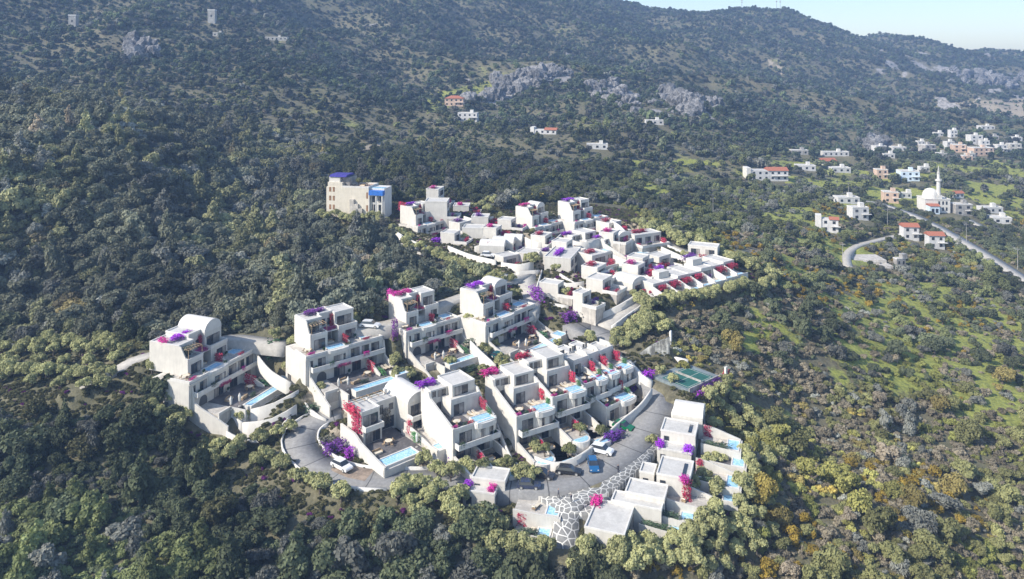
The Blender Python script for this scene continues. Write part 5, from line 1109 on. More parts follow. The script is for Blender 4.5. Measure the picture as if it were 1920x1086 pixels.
for a_ in [('small grey house tucked left of the wide peach village house', 1822,296,16,1,'flat',.8,5,M_STONE),('white cube above the wide peach village house', 1848,278,16,2,'flat',.8,-5),
 ('cream house at the lower edge of the old village', 1815,300,20,1,'flat',.7,0,M_PEACH),('white house between two grey ones in the old village', 1783,280,16,2,'flat',.9,4),('brown stone house high in the old village', 1866,262,16,1,'flat',.8,0,M_GREYW),
 ('white low house at the very right of the old village', 1908,264,20,1,'flat',.7,0),('tiny white house on the slope left of the old village', 1728,272,14,1,'flat',.8,0),('cream bungalow below the pale village rock', 1668,297,22,1,'flat',.6,0),
 ('white shed behind the blue sided village house', 1735,322,20,1,'flat',.6,0),('red tiled cottage behind the mosque', 1800,372,18,1,'tile',.8,8),('white bungalow right of the ruined stone house', 1700,372,20,1,'flat',.6,-5),('brown ruin beside the small valley slab', 1690,500,20,1,'flat',.6,10,M_GREYW)]: vhouse(*a_[:8], *(a_[8:]))
stone_tower('square stone tower at the top left, on the hazy slope', 135, 54); stone_tower('square stone tower beside a hut, high on the hazy slope', 396, 44)
def mosque():
    c = cast(1757, 398, base_h, 250); H = House('mosque', 'white domed mosque with one tall minaret beside the village road', 'mosque', c, radians(-5)); 
    W = 11.2
    H.m('prayer_hall', M_WHITE).box(-6.0, W - 4.5, -10, 0, -2, 6.6); H.parapet('cornice', -6.2, W - 4.3, -10.2, .2, 6.602, .5, .4)
    H.m('drum', M_WHITE).cyl(-1.2, -4.6, 6.5, 8.2, 4.4, 4.2, 20)
    n, k = 20, 7; V = []; Fc = []
    for i in range(k + 1):
        t = i / k * pi / 2 * .98; V += [(-1.2 + 4.1 * cos(t) * cos(2 * pi * j / n), 4.6 + 4.1 * cos(t) * sin(2 * pi * j / n), 8.202 + 3.9 * sin(t)) for j in range(n)]
    for i in range(k): Fc += [(i * n + j, i * n + (j + 1) % n, (i + 1) * n + (j + 1) % n, (i + 1) * n + j) for j in range(n)]
    Fc += [tuple(k * n + j for j in range(n)), tuple(range(n))[::-1]]; H.m('dome', M_WHITE).add(V, Fc); H.m('finial', M_FRAME).cyl(-1.2, -4.6, 12.0, 13.8, .12, .03, 6)
    H.m('portico', M_PALEB).box(-5.5, -.5, .002, 4.2, -3, 3.9); H.m('portico_roof', M_TILE).prof([(4.6, 3.902), (2.1, 5.0), (.01, 4.6), (.01, 3.902)], -5.7, -.3); H.window(-4.6, -3.2, 0, 2.6, 4.2, 0, door=True); H.window(-2.6, -1.2, .4, 2.6, 4.2, 0)
    for u in (.6, 2.6, 4.4): H.window(u, u + .9, .8, 2.6, 0, 0); H.window(u, u + .9, 4.0, 5.8, 0, 0)
    H.m('minaret_base', M_WHITE).box(.3, 2.9, -3.2, -.6, 6.55, 8.8)
    mn = MB().cyl(1.6, -1.9, 8.802, 16.2, 1.05, .95, 12).cyl(1.6, -1.9, 16.6, 20.0, .8, .72, 12).build('minaret', M_WHITE, H.e)
    MB().cyl(1.6, -1.9, 15.9, 16.3, 1.0, 1.6, 12).cyl(1.6, -1.9, 16.3, 17.1, 1.6, 1.6, 12).build('balcony', M_WHITE, mn); MB().cyl(1.6, -1.9, 20.002, 24.6, .82, .03, 12).build('spire', M_STONE, mn)
    H.fin(); CARVE.append(pad(c, radians(-5), -8, 9, -11, 6, c[2] + .1, 4, c[2] - .4)); CLEAR.append(lambda x, y: (np.abs(x - c[0] - 1) < 9) & (y > c[1] - 14) & (y < c[1] + 13))
mosque()
# pale concrete yard and slabs in the valley
def slab(label, px, py, wpx, dm, ang=0.):
    c = cast(px, py, base_h, 150); W = wpx * c[1] / F; H = House('concrete_slab', label, 'slab', c, ang); H.m('slab', M_TERR).box(-W / 2, W / 2, -dm / 2, dm / 2, -1.5, .35); H.m('step', M_TERR).box(-W / 4, W / 4, dm / 2 + .002, dm / 2 + 1.2, -1.5, .1); H.fin(); CLEAR.append(lambda x, y: (np.abs(x - c[0]) < W / 2 + 1) & (np.abs(y - c[1]) < dm / 2 + 4))
    CARVE.append(pad(c, ang, -W / 2, W / 2, -dm / 2, dm / 2, c[2] + .1, 3))
slab('pale concrete roof slab of a buried building among the valley trees', 1622, 484, 60, 9); slab('small pale concrete slab right of the larger one in the valley', 1655, 497, 26, 6)
# masts and poles
def mast(label, px, py, h, nm='radio_mast', r=.35):
    c = cast(px, py, base_h, 250) if py > 120 else None
    if c is None:
        Y = np.linspace(900, 1800, 600); x = (px - HX) / F * Y; hh = base_h(x, Y); i = (-hh / Y).argmin(); c = np.array([x[i], Y[i], hh[i]])
    H = House(nm, label, 'mast' if nm == 'radio_mast' else 'pole', c, 0.)
    H.m('pole', M_GREYW).cyl(0, 0, -1, h, r, r * .5, 6)
    if nm == 'radio_mast':
        for z in (.5, .65, .8, .92): H.m('antenna#%d' % int(z * 100), M_STONE).box(-1.3, 1.3, -.3, .3, h * z, h * z + 1.4)
    else: H.m('crossarm', M_GREYW).box(-1.1, 1.1, -.08, .08, h - .9, h - .75)
    H.fin()
mast('single radio mast on the left part of the ridge', 1391, 18, 22); mast('left one of two close radio masts on the highest ridge', 1456, 24, 30); mast('right one of two close radio masts on the highest ridge', 1463, 24, 26)
for (px, py, lb) in [(1591,372,'wooden pole behind the long low white house'), (1664,425,'wooden pole left of the twin red roofed houses'), (1580,500,'wooden pole beside the curved valley track'), (1812,455,'wooden pole beside the village road'), (1908,505,'wooden pole by the road at the right edge'), (1337,410,'wooden pole among the trees right of the upper group')]:
    mast(lb, px, py, 9, 'utility_pole', .14)
# ------------------------------------------------------------------ crags
def crag(label, cx, cy, spread, n, size, seed):
    r = np.random.default_rng(seed); V = []; Fc = []
    import bmesh
    b = bmesh.new(); bmesh.ops.create_icosphere(b, subdivisions=3, radius=1); bv = np.array([v.co for v in b.verts]); bf = [tuple(v.index for v in f.verts) for f in b.faces]; b.free()
    c0 = None
    for i in range(n):
        px = cx + r.normal(0, spread[0]); py = cy + r.normal(0, spread[1]) + (px - cx) * spread[2]; c = cast(px, py, base_h, 250)
        if c0 is None: c0 = c
        s = size * (.5 + r.random()) ; k = bv.copy(); k *= (1 + .25 * np.sin(bv @ r.normal(0, 2.5, (3, 1)) + i) + .16 * np.sin(bv @ r.normal(0, 7, (3, 1))) + .07 * r.normal(0, 1, (len(bv), 1)))
        k *= np.array([s * 1.1, s, s * (.8 + .7 * r.random())]); o = len(V); V += [tuple(v) for v in (k + c - c0)]; Fc += [tuple(j + o for j in f) for f in bf]
    me = bpy.data.meshes.new('crag'); me.from_pydata(V, [], Fc); me.materials.append(M_ROCK); o = bpy.data.objects.new('crag', me); COL.objects.link(o); o.location = tuple(c0); tag(o, label, 'rock')
crag('long grey limestone crag in the middle of the mountain foot', 990, 152, (38, 7, -.32), 80, 4.6, 3); crag('broken limestone crag right of the long one', 1145, 175, (26, 9, .35), 40, 3.6, 4)
crag('dark rounded limestone crag above the white mountain house', 1285, 196, (20, 8, .2), 30, 5.0, 5); crag('pale rock face beside the village houses', 1638, 274, (10, 5, 0), 16, 4.2, 6); crag('small pale rock on the hazy left slope', 262, 100, (14, 5, .2), 10, 6, 7)
crag('row of pale rocks on the mountain slope at the far right', 1850, 150, (36, 9, .1), 34, 6, 8)
# ------------------------------------------------------------------ planted olives
OLIVE = (.40, .40, .19)
def ground_now(px, py): return cast(px, py, ground, 100)
FAR_OLIVES = []
def olives(pts, where, group, s=2.3, far=False):
    if far:
        for (x, y, *k) in pts: FAR_OLIVES.append((*ground_now(x, y), (k[0] if k else 1.) * s * .78 * (.85 + .3 * rng.random())))
        return
    for (x, y, *k) in pts:
        c = ground_now(x, y); plant_tree('olive', c - [0, 0, .1], (k[0] if k else 1.) * s * (.85 + .3 * rng.random()) * .78, OLIVE, 'round grey green olive tree ' + where, 'olive_tree', group)
def belt(line, n, j):
    L = np.array(line, float); seg = np.linalg.norm(np.diff(L, axis=0), axis=1); cum = np.concatenate([[0], np.cumsum(seg)]); out = []
    for i in range(n):
        t = (i + .5) / n * cum[-1]; k = min(np.searchsorted(cum, t) - 1, len(seg) - 1); k = max(k, 0); q = L[k] + (L[k + 1] - L[k]) * (t - cum[k]) / seg[k]; out.append((q[0] + rng.normal(0, j), q[1] + rng.normal(0, j * .6)))
    return out
FRONT_OLIVES = [
 ([(10,700),(42,708),(72,690),(88,712),(132,718),(120,690),(70,672),(100,668),(150,668),(175,670),(205,668),(235,664),(165,690),(192,732),(192,712),(20,690),(232,650),(0,720),(60,725),(30,670),(0,665),(50,660),(110,735),(150,712),(215,680),(130,655),(185,650),(8,690),(88,655),(160,730)], 'in the long row at the left edge of the estate', 'olives of the left row'),
 ([(284,702),(283,735),(330,758),(285,775),(352,790),(330,812),(295,790),(352,768),(390,862),(412,845),(432,868),(450,850),(478,880),(500,868),(525,885),(488,838),(522,822),(545,812),(455,795),(400,878)], 'on the bank below the leftmost villa', 'olives below the leftmost villa'),
 ([(560,905),(600,925),(640,940),(585,915)], 'just outside the hairpin bend', 'olives outside the hairpin'),
 ([(745,945),(770,960),(800,950),(790,920),(760,925),(820,935),(780,975)], 'in the clump below the middle of the curved road', 'olives below the curved road'),
 ([(850,975),(872,1000),(896,1000),(862,950),(905,985),(840,955)], 'beside the flat roofed house left of the road', 'olives left of the flat roofed houses'),
 ([(940,1000),(930,1040),(1005,1050),(985,1045),(1025,1040),(1086,1078),(1100,1070),(1145,1002,1.0),(1128,1075),(1158,1060),(1200,1075),(1225,1070),(1265,1068),(1300,1075),(1330,1078),(1355,1075),(1180,1070)], 'along the bottom edge of the estate', 'olives along the bottom edge'),
 ([(1262,1030),(1290,1012),(1300,1040),(1320,1000),(1345,1010),(1340,972),(1365,995),(1390,1000),(1310,1020),(1385,960),(1400,975),(1405,940),(1390,920),(1345,935),(1420,985),(1360,1020),(1400,1025),(1290,1040),(1340,1045),(1380,1050),(1420,1040),(1300,930),(1320,905),(1415,900),(1402,880),(1395,860),(1440,950),(1450,1010)], 'crowding the fan of walled terraces', 'olives below the fan of terraces'),
 ([(1405,835),(1385,810),(1368,790),(1345,770),(1330,760),(1350,745),(1395,780),(1420,810),(1425,860),(1380,765),(1408,795),(1440,830),(1360,730),(1340,810),(1440,880),(1400,750),(1460,860)], 'on the slope right of the vaulted house', 'olives right of the vaulted house'),
 ([(540,700),(557,712),(600,740,.9),(742,690),(766,715),(745,715),(665,615),(690,600),(515,640),(548,652),(440,625),(925,655),(910,672),(940,690),(895,620),(880,610),(1108,645),(930,640),(968,560),(1060,560)], 'between the villas of the first row', 'olives between the villas'),
 ([(795,880),(800,865),(820,895),(845,905),(870,895),(980,905),(1000,905),(965,905),(1222,840,.8),(1005,850,.9),(1182,735,.8),(1238,705,.7),(1262,722,.7),(1350,870,.9),(1328,880,.8),(945,700,.7),(1045,655,.7),(700,765,.8),(800,735,.8),(845,690,.8),(905,700,.7),(1160,770,.6),(945,880,.7),(925,890,.8)], 'beside the lower road and its houses', 'olives beside the lower road'),
]
for pts, w, gname in FRONT_OLIVES: olives(pts, w, gname)
olives(belt([(1150,640),(1165,660),(1185,640),(1215,625),(1160,640),(1185,625),(1210,612),(1235,600),(1195,632),(1225,625),(1260,615)], 30, 6), 'on the dark bank behind the stone wall', 'olives behind the stone wall', 2.2)
olives(belt([(1195,584),(1250,572),(1310,564),(1370,552),(1420,545),(1455,535)], 46, 6), 'in the belt below the long upper row', 'olives below the long upper row', 2.2)
olives(belt([(1185,425),(1230,440),(1290,462),(1350,485),(1400,505),(1450,530)], 40, 7), 'in the belt along the upper right lane', 'olives along the upper right lane', 2.6, True)
olives(belt([(585,412),(620,415),(660,418),(700,412),(730,425)], 18, 4), 'in front of the tall blue roofed house', 'olives in front of the tall house', 2.4, True)
olives(belt([(725,428),(760,462),(800,482),(850,500),(900,520),(950,535)], 34, 5), 'in the belt along the left edge of the upper group', 'olives along the left of the upper group', 2.3, True)
olives(belt([(890,395),(940,385),(975,380)], 14, 5), 'on the bank above the upper group', 'olives above the upper group', 2.4, True)
olives([(870,452),(880,445),(820,480),(868,430),(950,430),(940,412),(1000,500,1.3),(990,495,1.2),(998,440),(1030,452),(1046,500),(1042,512),(1055,480),(1120,510),(1040,470),(1187,560),(1205,562),(1195,570),(1238,495),(1285,485),(1100,560),(1030,410),(1150,440),(1215,490)], 'among the distant houses', 'olives among the distant houses', 1.9, True)
olives(belt([(0,664),(120,652),(240,650)], 14, 5), 'in the long row at the left edge of the estate', 'olives of the left row')
olives(belt([(0,708),(100,706),(215,712)], 12, 6), 'in the long row at the left edge of the estate', 'olives of the left row')
olives([(1100,1050,1.),(1180,1040),(1160,1050),(1010,1060),(960,1040),(1240,1050),(1215,1042),(860,1010),(905,1020)], 'along the bottom edge of the estate', 'olives along the bottom edge')
FO = np.array(FAR_OLIVES); fk = len(FO); ft = np.tile(np.array(OLIVE), (fk, 1)) * (.8 + .4 * rng.random((fk, 1)))
scatter('olive_grove', FO[:, :3] - [0, 0, .1], rng.integers(0, nvar('olive'), fk), np.stack([FO[:, 3]] * 3, -1), rng.random(fk) * 6.28, ft, ['olive'], 'round olive trees in belts around the distant upper houses', 'olive grove')
# shrubs and mounds that stand out
def mound(px, py, s, colour, label, name='flowering_shrub', cat='shrub', ang=0.5, up=.4):
    c = ground_now(px, py); climber(c + [0, 0, s[2] * up], s, ang, 0, colour, label, name, cat)
for a_ in [(1000,378,(9,3.4,3.2),'yellow','bright yellow flowering bush above the distant vaulted villa'),
 (628,848,(4.2,2.6,2.2),'violet','violet flowering shrub behind the white car in the hairpin bay'), (655,858,(1.8,1.8,2.0),'purple','purple bush beside the bonnet of the white hairpin car'), (612,835,(3,2,1.6),'grey green','grey green shrub at the top of the hairpin bay'),
 (1005,562,(1.6,7,3.4),'violet','dark violet climber along the wall of the distant road head'), (1068,602,(4,3,2.4),'violet','violet shrub in front of the arched white wall'), (1104,592,(5.5,3,2.2),'grey green','clipped grey hedge below the upper plaza corner'),
 (1168,750,(8,1.2,2.4),'violet','violet flowering hedge on the wall of the last row house'), (1150,828,(4.4,2.2,2.0),'violet','violet bougainvillea beside the green car'), (740,632,(1.4,1.4,4.2),'violet','dark violet column of blossom right of the violet roofed villa'),
 (515,665,(3.8,2.4,3.6),'bright green','bright green shrub hanging over the wall between the first two villas'), (590,772,(4.4,2.6,1.6),'green','dark hedge below the violet roofed villa'), (1195,700,(2.5,2,1.2),'grey green','grey green shrubs on the last row terrace'),
 (888,650,(5,2,2),'grey green','grey green hedge between the third and fourth villa'), (1010,690,(8,1.6,1.6),'green','green hedge behind the middle row'), (870,700,(7,1.4,1.4),'green','green hedge below the magenta roofed villa'), (500,770,(14,1.2,1.6),'green','long green hedge below the leftmost villa pool'),
 (1110,430,(5,2,2),'grey green','grey green hedge right of the topmost distant villa'), (1085,465,(5,2.5,2),'green','hedge below the topmost distant villa'), (820,455,(4,2,1.6),'purple','purple flowers under the leftmost distant villa')]:
    mound(*a_[:4], a_[4])
# garden soil shrubs scattered over the estate banks
def bank_plants(n):
    X = rng.random(n) * 215 - 135; Y = rng.random(n) * 190 + 118; Z = ground(X, Y); px, py = proj(np.stack([X, Y, Z], -1)); ok = inpoly(px, py, ESTATE_A) | inpoly(px, py, ESTATE_B) | inpoly(px, py, LEFT_ROW)
    for c in NARROW: ok &= ~c(X, Y)
    for b in BLOCKED: ok &= ~b(X, Y)
    X, Y, Z, px, py = X[ok], Y[ok], Z[ok], px[ok], py[ok]; k = len(X); sz = .35 + .55 * rng.random(k); t = np.tile(np.array([.10, .10, .045]), (k, 1)) * (.5 + 1.0 * rng.random((k, 1)))
    t[rng.random(k) < .12] = np.array([.16, .15, .07]); t[rng.random(k) < .05] = np.array([.14, .03, .15])
    scatter('planting', np.stack([X, Y, Z - .05], -1), rng.integers(0, nvar('bush'), k), np.stack([sz, sz, sz * .8], -1), rng.random(k) * 6.28, t, ['bush'], 'low garden planting covering the banks between the villas', 'planting')
BLOCKED = []
for o in list(COL.objects):
    if o.parent is None and o.name.split('.')[0] in ('villa', 'row_house', 'house', 'cottage', 'row_cottage', 'walled_terrace', 'tall_house', 'sports_court'):
        q = np.array(o.location); a = o.rotation_euler[2]; us = []; ws = []
        for ch in o.children:
            if ch.type == 'MESH' and len(ch.data.vertices):
                v = np.array([w_.co for w_ in ch.data.vertices]); us += [v[:, 0].min(), v[:, 0].max()]; ws += [-v[:, 1].max(), -v[:, 1].min()]
        def blk(x, y, q=q, a=a, u0=min(us), u1=max(us), w0=min(ws), w1=max(ws)):
            dx = x - q[0]; dy = y - q[1]; u = dx * cos(a) + dy * sin(a); w = dx * sin(a) - dy * cos(a); return (u > u0 - .3) & (u < u1 + .3) & (w > w0 - .3) & (w < w1 + .3)
        BLOCKED.append(blk)
bank_plants(60000)

for H_ in HA + HB:
    q0 = np.array(H_.e.location); a_ = H_.a; nmx = [ch for ch in COL.objects if ch.get('label', '').startswith(('pink bougainvillea over the middle canopy of the ', 'green hedge beside the pool of the ')) and np.hypot(ch.location[0] - q0[0], ch.location[1] - q0[1]) < 16]
    own = min(nmx, key=lambda ch: np.hypot(ch.location[0] - q0[0], ch.location[1] - q0[1]))['label'].split(' of the ')[-1] if nmx else None
    if own is None: continue
    big = H_ in HA; L = max(v[0] for v in H_.P['terrace'][0].V); spots = [(L * t, -.35, .45) for t in (.08, .55, .8)] + ([(L * .3, 1.15, -FH + .8), (L * .75, 1.15, -FH + .8), (L * .55, 7.2, -2 * FH + .4)] if big else [(L * .2, 1.4, -FH + .7)])
    for i, (u, w, z) in enumerate(spots):
        cc = ('magenta', 'green', 'crimson', 'green', 'magenta', 'green')[i % 6]
        climber(H_.at(u, w, z), (.9 + rng.random(), .7, .8), a_, 0, cc, ('small %s bougainvillea pot spilling over a parapet of the ' % cc if cc != 'green' else 'small green shrub in a parapet planter of the ') + own, 'bougainvillea' if cc != 'green' else 'planter_shrub', 'climbing plant' if cc != 'green' else 'shrub', cc + ' parapet plants of the ' + own)
# loose flower clumps on the terraces of the distant houses
k = 0
for o in [o for o in COL.objects if o.parent is None and o.name.startswith('cottage')]:
    for i in range(2):
        u, w, z = 1 + rng.random() * 4, rng.random() * 3.2 + .5, .5
        c_, n_ = cos(o.rotation_euler[2]), sin(o.rotation_euler[2]); q = np.array(o.location) + np.array([u * c_ + w * n_, u * n_ - w * c_, z])
        cc = ['crimson', 'magenta', 'crimson', 'violet', 'green'][rng.integers(0, 5)]
        climber(q, (1.4 + rng.random() * 1.5, 1.2, 1.1), o.rotation_euler[2], 0, cc, ('small %s bougainvillea clump on the terrace of a distant cottage' % cc) if cc != 'green' else 'small green hedge on the terrace of a distant cottage', 'bougainvillea' if cc != 'green' else 'hedge', 'climbing plant' if cc != 'green' else 'hedge', '%s clumps on the distant terraces' % cc)
# ------------------------------------------------------------------ terrain sheet
NA, NR = 760, 620
_ang = np.linspace(-1.0, 1.0, NA); _ang = np.sign(_ang) * (np.abs(_ang) * .75 + .45 * np.abs(_ang) ** 3)
_rad = np.concatenate([np.linspace(5, 120, 12)[:-1], 120 * (2500 / 120) ** np.linspace(0, 1, NR - 11)])
AA, RR = np.meshgrid(_ang, _rad)
TX = AA * (RR + 40); TY = RR - 40 + 20
TZ = ground(TX, TY)
far = np.clip((RR - 2150) / 250, 0, 1); TZ = TZ * (1 - far) + (-90) * far
ring = []            # out to the horizon
V = np.stack([TX, TY, TZ], -1).reshape(-1, 3)
i = np.arange(NR - 1)[:, None] * NA + np.arange(NA - 1)[None]
Fq = np.stack([i, i + 1, i + NA + 1, i + NA], -1).reshape(-1, 4)
# a skirt that carries the sheet on to the horizon on every side
edge = np.concatenate([np.arange(NA) + (NR - 1) * NA, (np.arange(NR)[::-1]) * NA + NA - 1, np.arange(NA)[::-1], np.arange(NR) * NA])
ev = V[edge]; c0 = np.array([0, 900, 0]); d = ev - c0; d[:, 2] = 0; d /= np.linalg.norm(d, axis=1)[:, None]
o1 = len(V); ring1 = ev + d * 900; ring1[:, 2] = -95; ring2 = c0 + d * 30000; ring2[:, 2] = -120
V = np.vstack([V, ring1, ring2]); ne = len(edge); k = np.arange(ne - 1)
Fq = np.vstack([Fq, np.stack([edge[k], o1 + k, o1 + k + 1, edge[k + 1]], -1), np.stack([o1 + k, o1 + ne + k, o1 + ne + k + 1, o1 + k + 1], -1)])
me = npmesh('ground', V, Fq, np.full(len(Fq), 4), None, True)
px, py = proj(np.stack([V[:, 0], np.maximum(V[:, 1], 1), V[:, 2]], -1))
cov = np.zeros((len(V), 4), np.float32); cov[:, 3] = 1
cov[:, 0] = grass_mask(px, py, V[:, 0], V[:, 1]); cov[:, 1] = rock_mask(px, py, V[:, 0], V[:, 1]); cov[:, 2] = bare_mask(px, py, V[:, 0], V[:, 1])
a = me.attributes.new('cover', 'FLOAT_COLOR', 'POINT'); a.data.foreach_set('color', cov.ravel())
m = NT('ground_cover')
at = m.n('Attribute', attribute_name='cover'); sp = m.n('SeparateColor'); m.l(at.outputs['Color'], sp.inputs[0])
n1 = m.noise(.09, None, 5, .65); n2 = m.noise(.9, None, 4, .7); n3 = m.noise(.02, None, 4)
soil = m.ramp(n2, [(.3, (.06, .05, .032)), (.5, (.13, .11, .07)), (.72, (.24, .21, .14))])
scrub = m.ramp(n1, [(.3, (.06, .065, .034)), (.5, (.12, .12, .06)), (.7, (.21, .19, .11))])
base = m.mix(n3, soil, scrub)
green = m.ramp(n2, [(.25, (.06, .07, .025)), (.5, (.24, .26, .05)), (.75, (.42, .42, .09))])
def edge(ch, lo=.35, hi=.6):
    s = m.math('ADD', ch, m.math('MULTIPLY', m.math('SUBTRACT', n1, .5), .9)); s = m.math('ADD', s, m.math('MULTIPLY', m.math('SUBTRACT', n2, .5), .5))
    x = m.n('MapRange'); x.inputs[1].default_value = lo; x.inputs[2].default_value = hi; m.l(s, x.inputs[0]); return x.outputs[0]
c = m.mix(edge(sp.outputs[0]), base, green)
rock = m.ramp(m.noise(.35, None, 6, .7), [(.3, (.10, .095, .09)), (.5, (.27, .255, .24)), (.7, (.42, .40, .37))])
c = m.mix(edge(sp.outputs[1]), c, rock)
bare = m.ramp(n2, [(.3, (.20, .165, .115)), (.7, (.40, .345, .26))])
c = m.mix(edge(sp.outputs[2]), c, bare)
m.bump(n2, .6, .6)
me.materials.append(m.fin(c, .95))
g = bpy.data.objects.new('ground', me); COL.objects.link(g); g['kind'] = 'structure'

# ------------------------------------------------------------------ wild vegetation
def poisson(n, ylo, yhi, power=1.0):
    """random places in the fan of ground the photograph could see, margin included"""
    Y = np.sqrt(rng.random(n) * (yhi ** 2 - ylo ** 2) + ylo ** 2)
    X = (rng.random(n) * 2 - 1) * (Y * .80 + 25)
    return X, Y
def thin(X, Y, cell):
    """keep one point per jittered cell so crowns do not pile up"""
    key = np.floor(X / cell).astype(np.int64) * 100003 + np.floor(Y / cell).astype(np.int64)
    _, i = np.unique(key, return_index=True); return X[i], Y[i]
def veg_zone(px, py, x, y):
    """density of wild trees and of shrubs, and their base tint"""
    n = len(x); big = fbm(x, y, 60, 31, 3); mid = fbm(x, y, 22, 37, 3)
    dt = np.full(n, .62); ds = np.full(n, .95)
    tint = np.tile(np.array([.075, .085, .045]), (n, 1))
    left = px < 610
    hill = left & (py < 640) & (y < 420); dt[hill] = .9
    ravine = (px > 560) & (px < 960) & (py > 380) & (py < 640); dt[ravine] = .98
    low = (px < 960) & (py > 690); dt[low] = .93
    right = (px > 1180) & (y < 300); dt[right] = .38
    valley = (px > 1230) & (y > 190) & (y < 520) & (py < 720); dt[valley] = .66
    mnt = y > 520; dt[mnt] = .78
    dt = np.clip(dt + (big - .5) * 1.1 + (mid - .5) * .7, 0, 1)
    g = grass_mask(px, py, x, y); dt *= 1 - .75 * np.clip(g * 1.3, 0, 1); ds *= 1 - .8 * np.clip(g * 1.3, 0, 1)
    rk = np.maximum(rock_mask(px, py, x, y), bare_mask(px, py, x, y)); dt *= 1 - .9 * np.clip(rk * 1.5, 0, 1); ds *= 1 - .85 * np.clip(rk * 1.5, 0, 1)
    w = rng.random((n, 1))
    T = lambda c, mk: tint.__setitem__(mk, np.array(c))
    T((.135, .140, .095), hill); T((.115, .125, .092), ravine); T((.092, .108, .058), low)
    T((.185, .185, .078), right & ~valley); T((.095, .108, .060), valley); T((.062, .080, .050), mnt)
    tint *= 1.28 * (.72 + .62 * w) * (0.35 + 1.3 * fbm(x, y, 24, 77, 3)[:, None])
    yl = (rng.random(n) < np.clip((fbm(x, y, 30, 201, 2) - .5) * 4, .04, .75)); tint[yl] *= np.array([1.55, 1.5, 1.15])
    gr = (rng.random(n) < .18); tint[gr] = tint[gr].mean(1)[:, None] * np.array([1.1, 1.12, .95]) * 1.25
    br = (rng.random(n) < np.where(right & ~valley, .16, .015)); tint[br] = tint[br] * np.array([1.2, 1.0, .85])
    return dt, ds, tint
def allowed(px, py, x, y):
    ok = np.ones(len(x), bool)
    for poly in KEEP_OUT: ok &= ~inpoly(px, py, poly)
    for c in CLEAR: ok &= ~c(x, y)
    return ok
def place(n, ylo, yhi, cell, which):
    X, Y = poisson(n, ylo, yhi); X, Y = thin(X, Y, cell); Z = ground(X, Y)
    px, py = proj(np.stack([X, Y, Z], -1)); dt, ds, tint = veg_zone(px, py, X, Y)
    keep = allowed(px, py, X, Y) & (rng.random(len(X)) < (dt if which == 't' else ds)) & (px > -260) & (px < 2180) & (py < 1250)
    return X[keep], Y[keep], Z[keep], px[keep], py[keep], tint[keep]
def sizes(n, lo, hi, sig=.36):
    return np.clip((lo + hi) / 2 * np.exp(rng.normal(0, sig, n)), lo * .7, hi * 1.3)

# near trees: oak, pine, bush-like
X, Y, Z, px, py, T = place(60000, 70, 420, 3.3, 't')
sz = sizes(len(X), 1.5, 3.0) * np.where((px < 700) & (py < 650), 1.25, 1.0) * np.where((px < 960) & (py > 700), .92, 1) * np.where((px > 1200), .82, 1)
pn = rng.random(len(X)) < np.where(px < 900, .16, .015)
var = np.where(pn, nvar('oak') + rng.integers(0, nvar('pine'), len(X)), rng.integers(0, nvar('oak'), len(X)))
SCL = np.stack([sz, sz * (.7 + .55 * rng.random(len(X))), sz * np.where(pn, 1.15, 1.0) * (.75 + .45 * rng.random(len(X)))], -1)
RZ = rng.random(len(X)) * 6.283
# the ones that show largest in the picture stand as trees of their own
vis = (px > 5) & (px < 1915) & (py > 60) & (py < 1120)
score = np.where(vis, SCL[:, 0] / Y, 0); order = np.argsort(-score); solo = np.zeros(len(X), bool); solo[order[:295]] = True
def region_words(px, py):
    if py > 880 and px < 960: return 'on the wooded slope below the curved road'
    if px < 420 and py > 680: return 'on the shaded slope below the olive row'
    if px < 640: return 'on the wooded hillside behind the villas'
    if px > 1180: return 'on the scrubby slope beside the walled terraces'
    return 'in the hollow between the villa groups'
for j in np.nonzero(solo)[0]:
    isP = bool(pn[j]); c, t = (TREES['pine'][var[j] - nvar('oak')] if isP else TREES['oak'][var[j]])
    e = bpy.data.objects.new('pine_tree' if isP else 'oak_tree', None); COL.objects.link(e)
    e.location = (X[j], Y[j], Z[j] - .1); e.rotation_euler = (0, 0, RZ[j]); e.scale = tuple(SCL[j])
    w = region_words(px[j], py[j])
    tone = 'olive green' if T[j].sum() > .5 else ('mid green' if T[j].sum() > .36 else 'dark green')
    tag(e, '%s %s %s' % (tone, 'conical pine' if isP else 'round topped oak', w), 'tree', tone + (' pines ' if isP else ' oaks ') + w)
    for nm, mm in (('crown', c), ('trunk', t)):
        o = bpy.data.objects.new(nm, mm); COL.objects.link(o); o.parent = e; o['tint'] = [float(v) for v in T[j]]
r = ~solo
scatter('forest', np.stack([X, Y, Z - .1], -1)[r], var[r], SCL[r], RZ[r], T[r], ['oak', 'pine'], 'dense oak and pine forest covering the hillsides around the villas', 'forest')
# near shrubs
X, Y, Z, px, py, T = place(260000, 60, 420, 1.55, 's')
fl = (fbm(X, Y, 26, 91, 3) > .61) & (px > 1180) & (rng.random(len(X)) < .4) & (py > 380)
T = T * 1.2; 
tanm = (px > 1150) & (py > 420) & (rng.random(len(X)) < np.clip(fbm(X, Y, 18, 131, 3) * 1.6 - .35, .05, .8)); T[tanm] = np.array([.27, .235, .165]) * (.6 + .75 * rng.random((tanm.sum(), 1)))
yg = (px > 1150) & (py > 380) & ~tanm & (fbm(X, Y, 22, 171, 3) > .53); T[yg] = np.array([.24, .25, .075]) * (.6 + .75 * rng.random((yg.sum(), 1)))
T[fl] = np.array([.33, .24, .045]) * (.7 + .6 * rng.random((fl.sum(), 1)))
sz = sizes(len(X), .7, 1.5); var = np.where(fl, nvar('bush') + rng.integers(0, nvar('broom'), len(X)), rng.integers(0, nvar('bush'), len(X)))
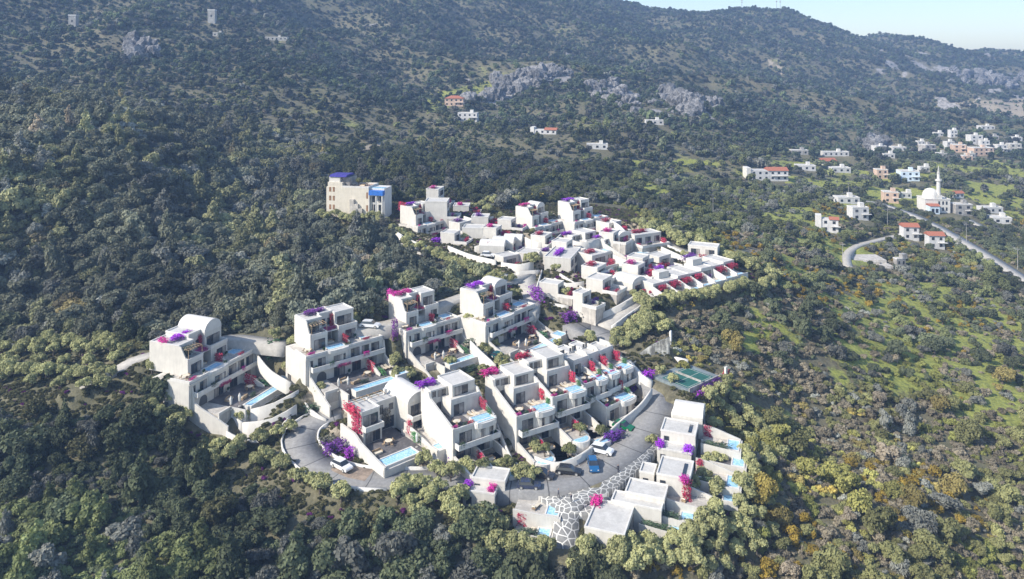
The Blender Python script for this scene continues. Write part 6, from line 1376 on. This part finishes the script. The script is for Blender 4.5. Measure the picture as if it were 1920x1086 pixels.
scatter('undergrowth', np.stack([X, Y, Z - .05], -1), var, np.stack([sz, sz, sz * (.7 + .5 * rng.random(len(X)))], -1), rng.random(len(X)) * 6.28, T, ['bush', 'broom'],
        'low maquis shrubs and orange flowering broom between the trees', 'undergrowth')
# far trees and shrubs up to the ridge
X, Y, Z, px, py, T = place(190000, 420, 1700, 4.0, 't')
sz = sizes(len(X), 1.4, 3.1, .33); nf = nvar('far_tree')
scatter('far_forest', np.stack([X, Y, Z - .2], -1), rng.integers(0, nf, len(X)), np.stack([sz, sz, sz * (.7 + .5 * rng.random(len(X)))], -1), rng.random(len(X)) * 6.28, T, ['far_tree'],
        'scattered trees and scrub covering the far mountain up to its ridge', 'far forest')
X, Y, Z, px, py, T = place(110000, 420, 1200, 3.0, 's')
sz = sizes(len(X), .7, 1.5)
scatter('far_scrub', np.stack([X, Y, Z - .1], -1), rng.integers(0, nvar('far_bush'), len(X)), np.stack([sz, sz, sz * .8], -1), rng.random(len(X)) * 6.28, T * 1.3, ['far_bush'],
        'low scrub dotted between the far trees on the mountain', 'scrub')
# ------------------------------------------------------------------ the air
bm_v = [(-2200, -120, -175), (2200, -120, -175), (2200, 2000, -175), (-2200, 2000, -175)]
bm_v += [(x, y, 420) for x, y, z in bm_v]
me = bpy.data.meshes.new('haze'); me.from_pydata(bm_v, [], [(3, 2, 1, 0), (4, 5, 6, 7), (0, 1, 5, 4), (1, 2, 6, 5), (2, 3, 7, 6), (3, 0, 4, 7)])
hz = bpy.data.objects.new('haze', me); COL.objects.link(hz); tag(hz, 'thin blue haze lying over the mountain and valley', 'haze', None, 'stuff')
hm = bpy.data.materials.new('haze'); hm.use_nodes = True; t = hm.node_tree; t.nodes.clear()
ou = t.nodes.new('ShaderNodeOutputMaterial'); pv = t.nodes.new('ShaderNodeVolumePrincipled'); t.links.new(pv.outputs[0], ou.inputs['Volume'])
pv.inputs['Color'].default_value = (.38, .59, 1, 1); pv.inputs['Density'].default_value = HAZE; pv.inputs['Anisotropy'].default_value = 0.0
me.materials.append(hm)
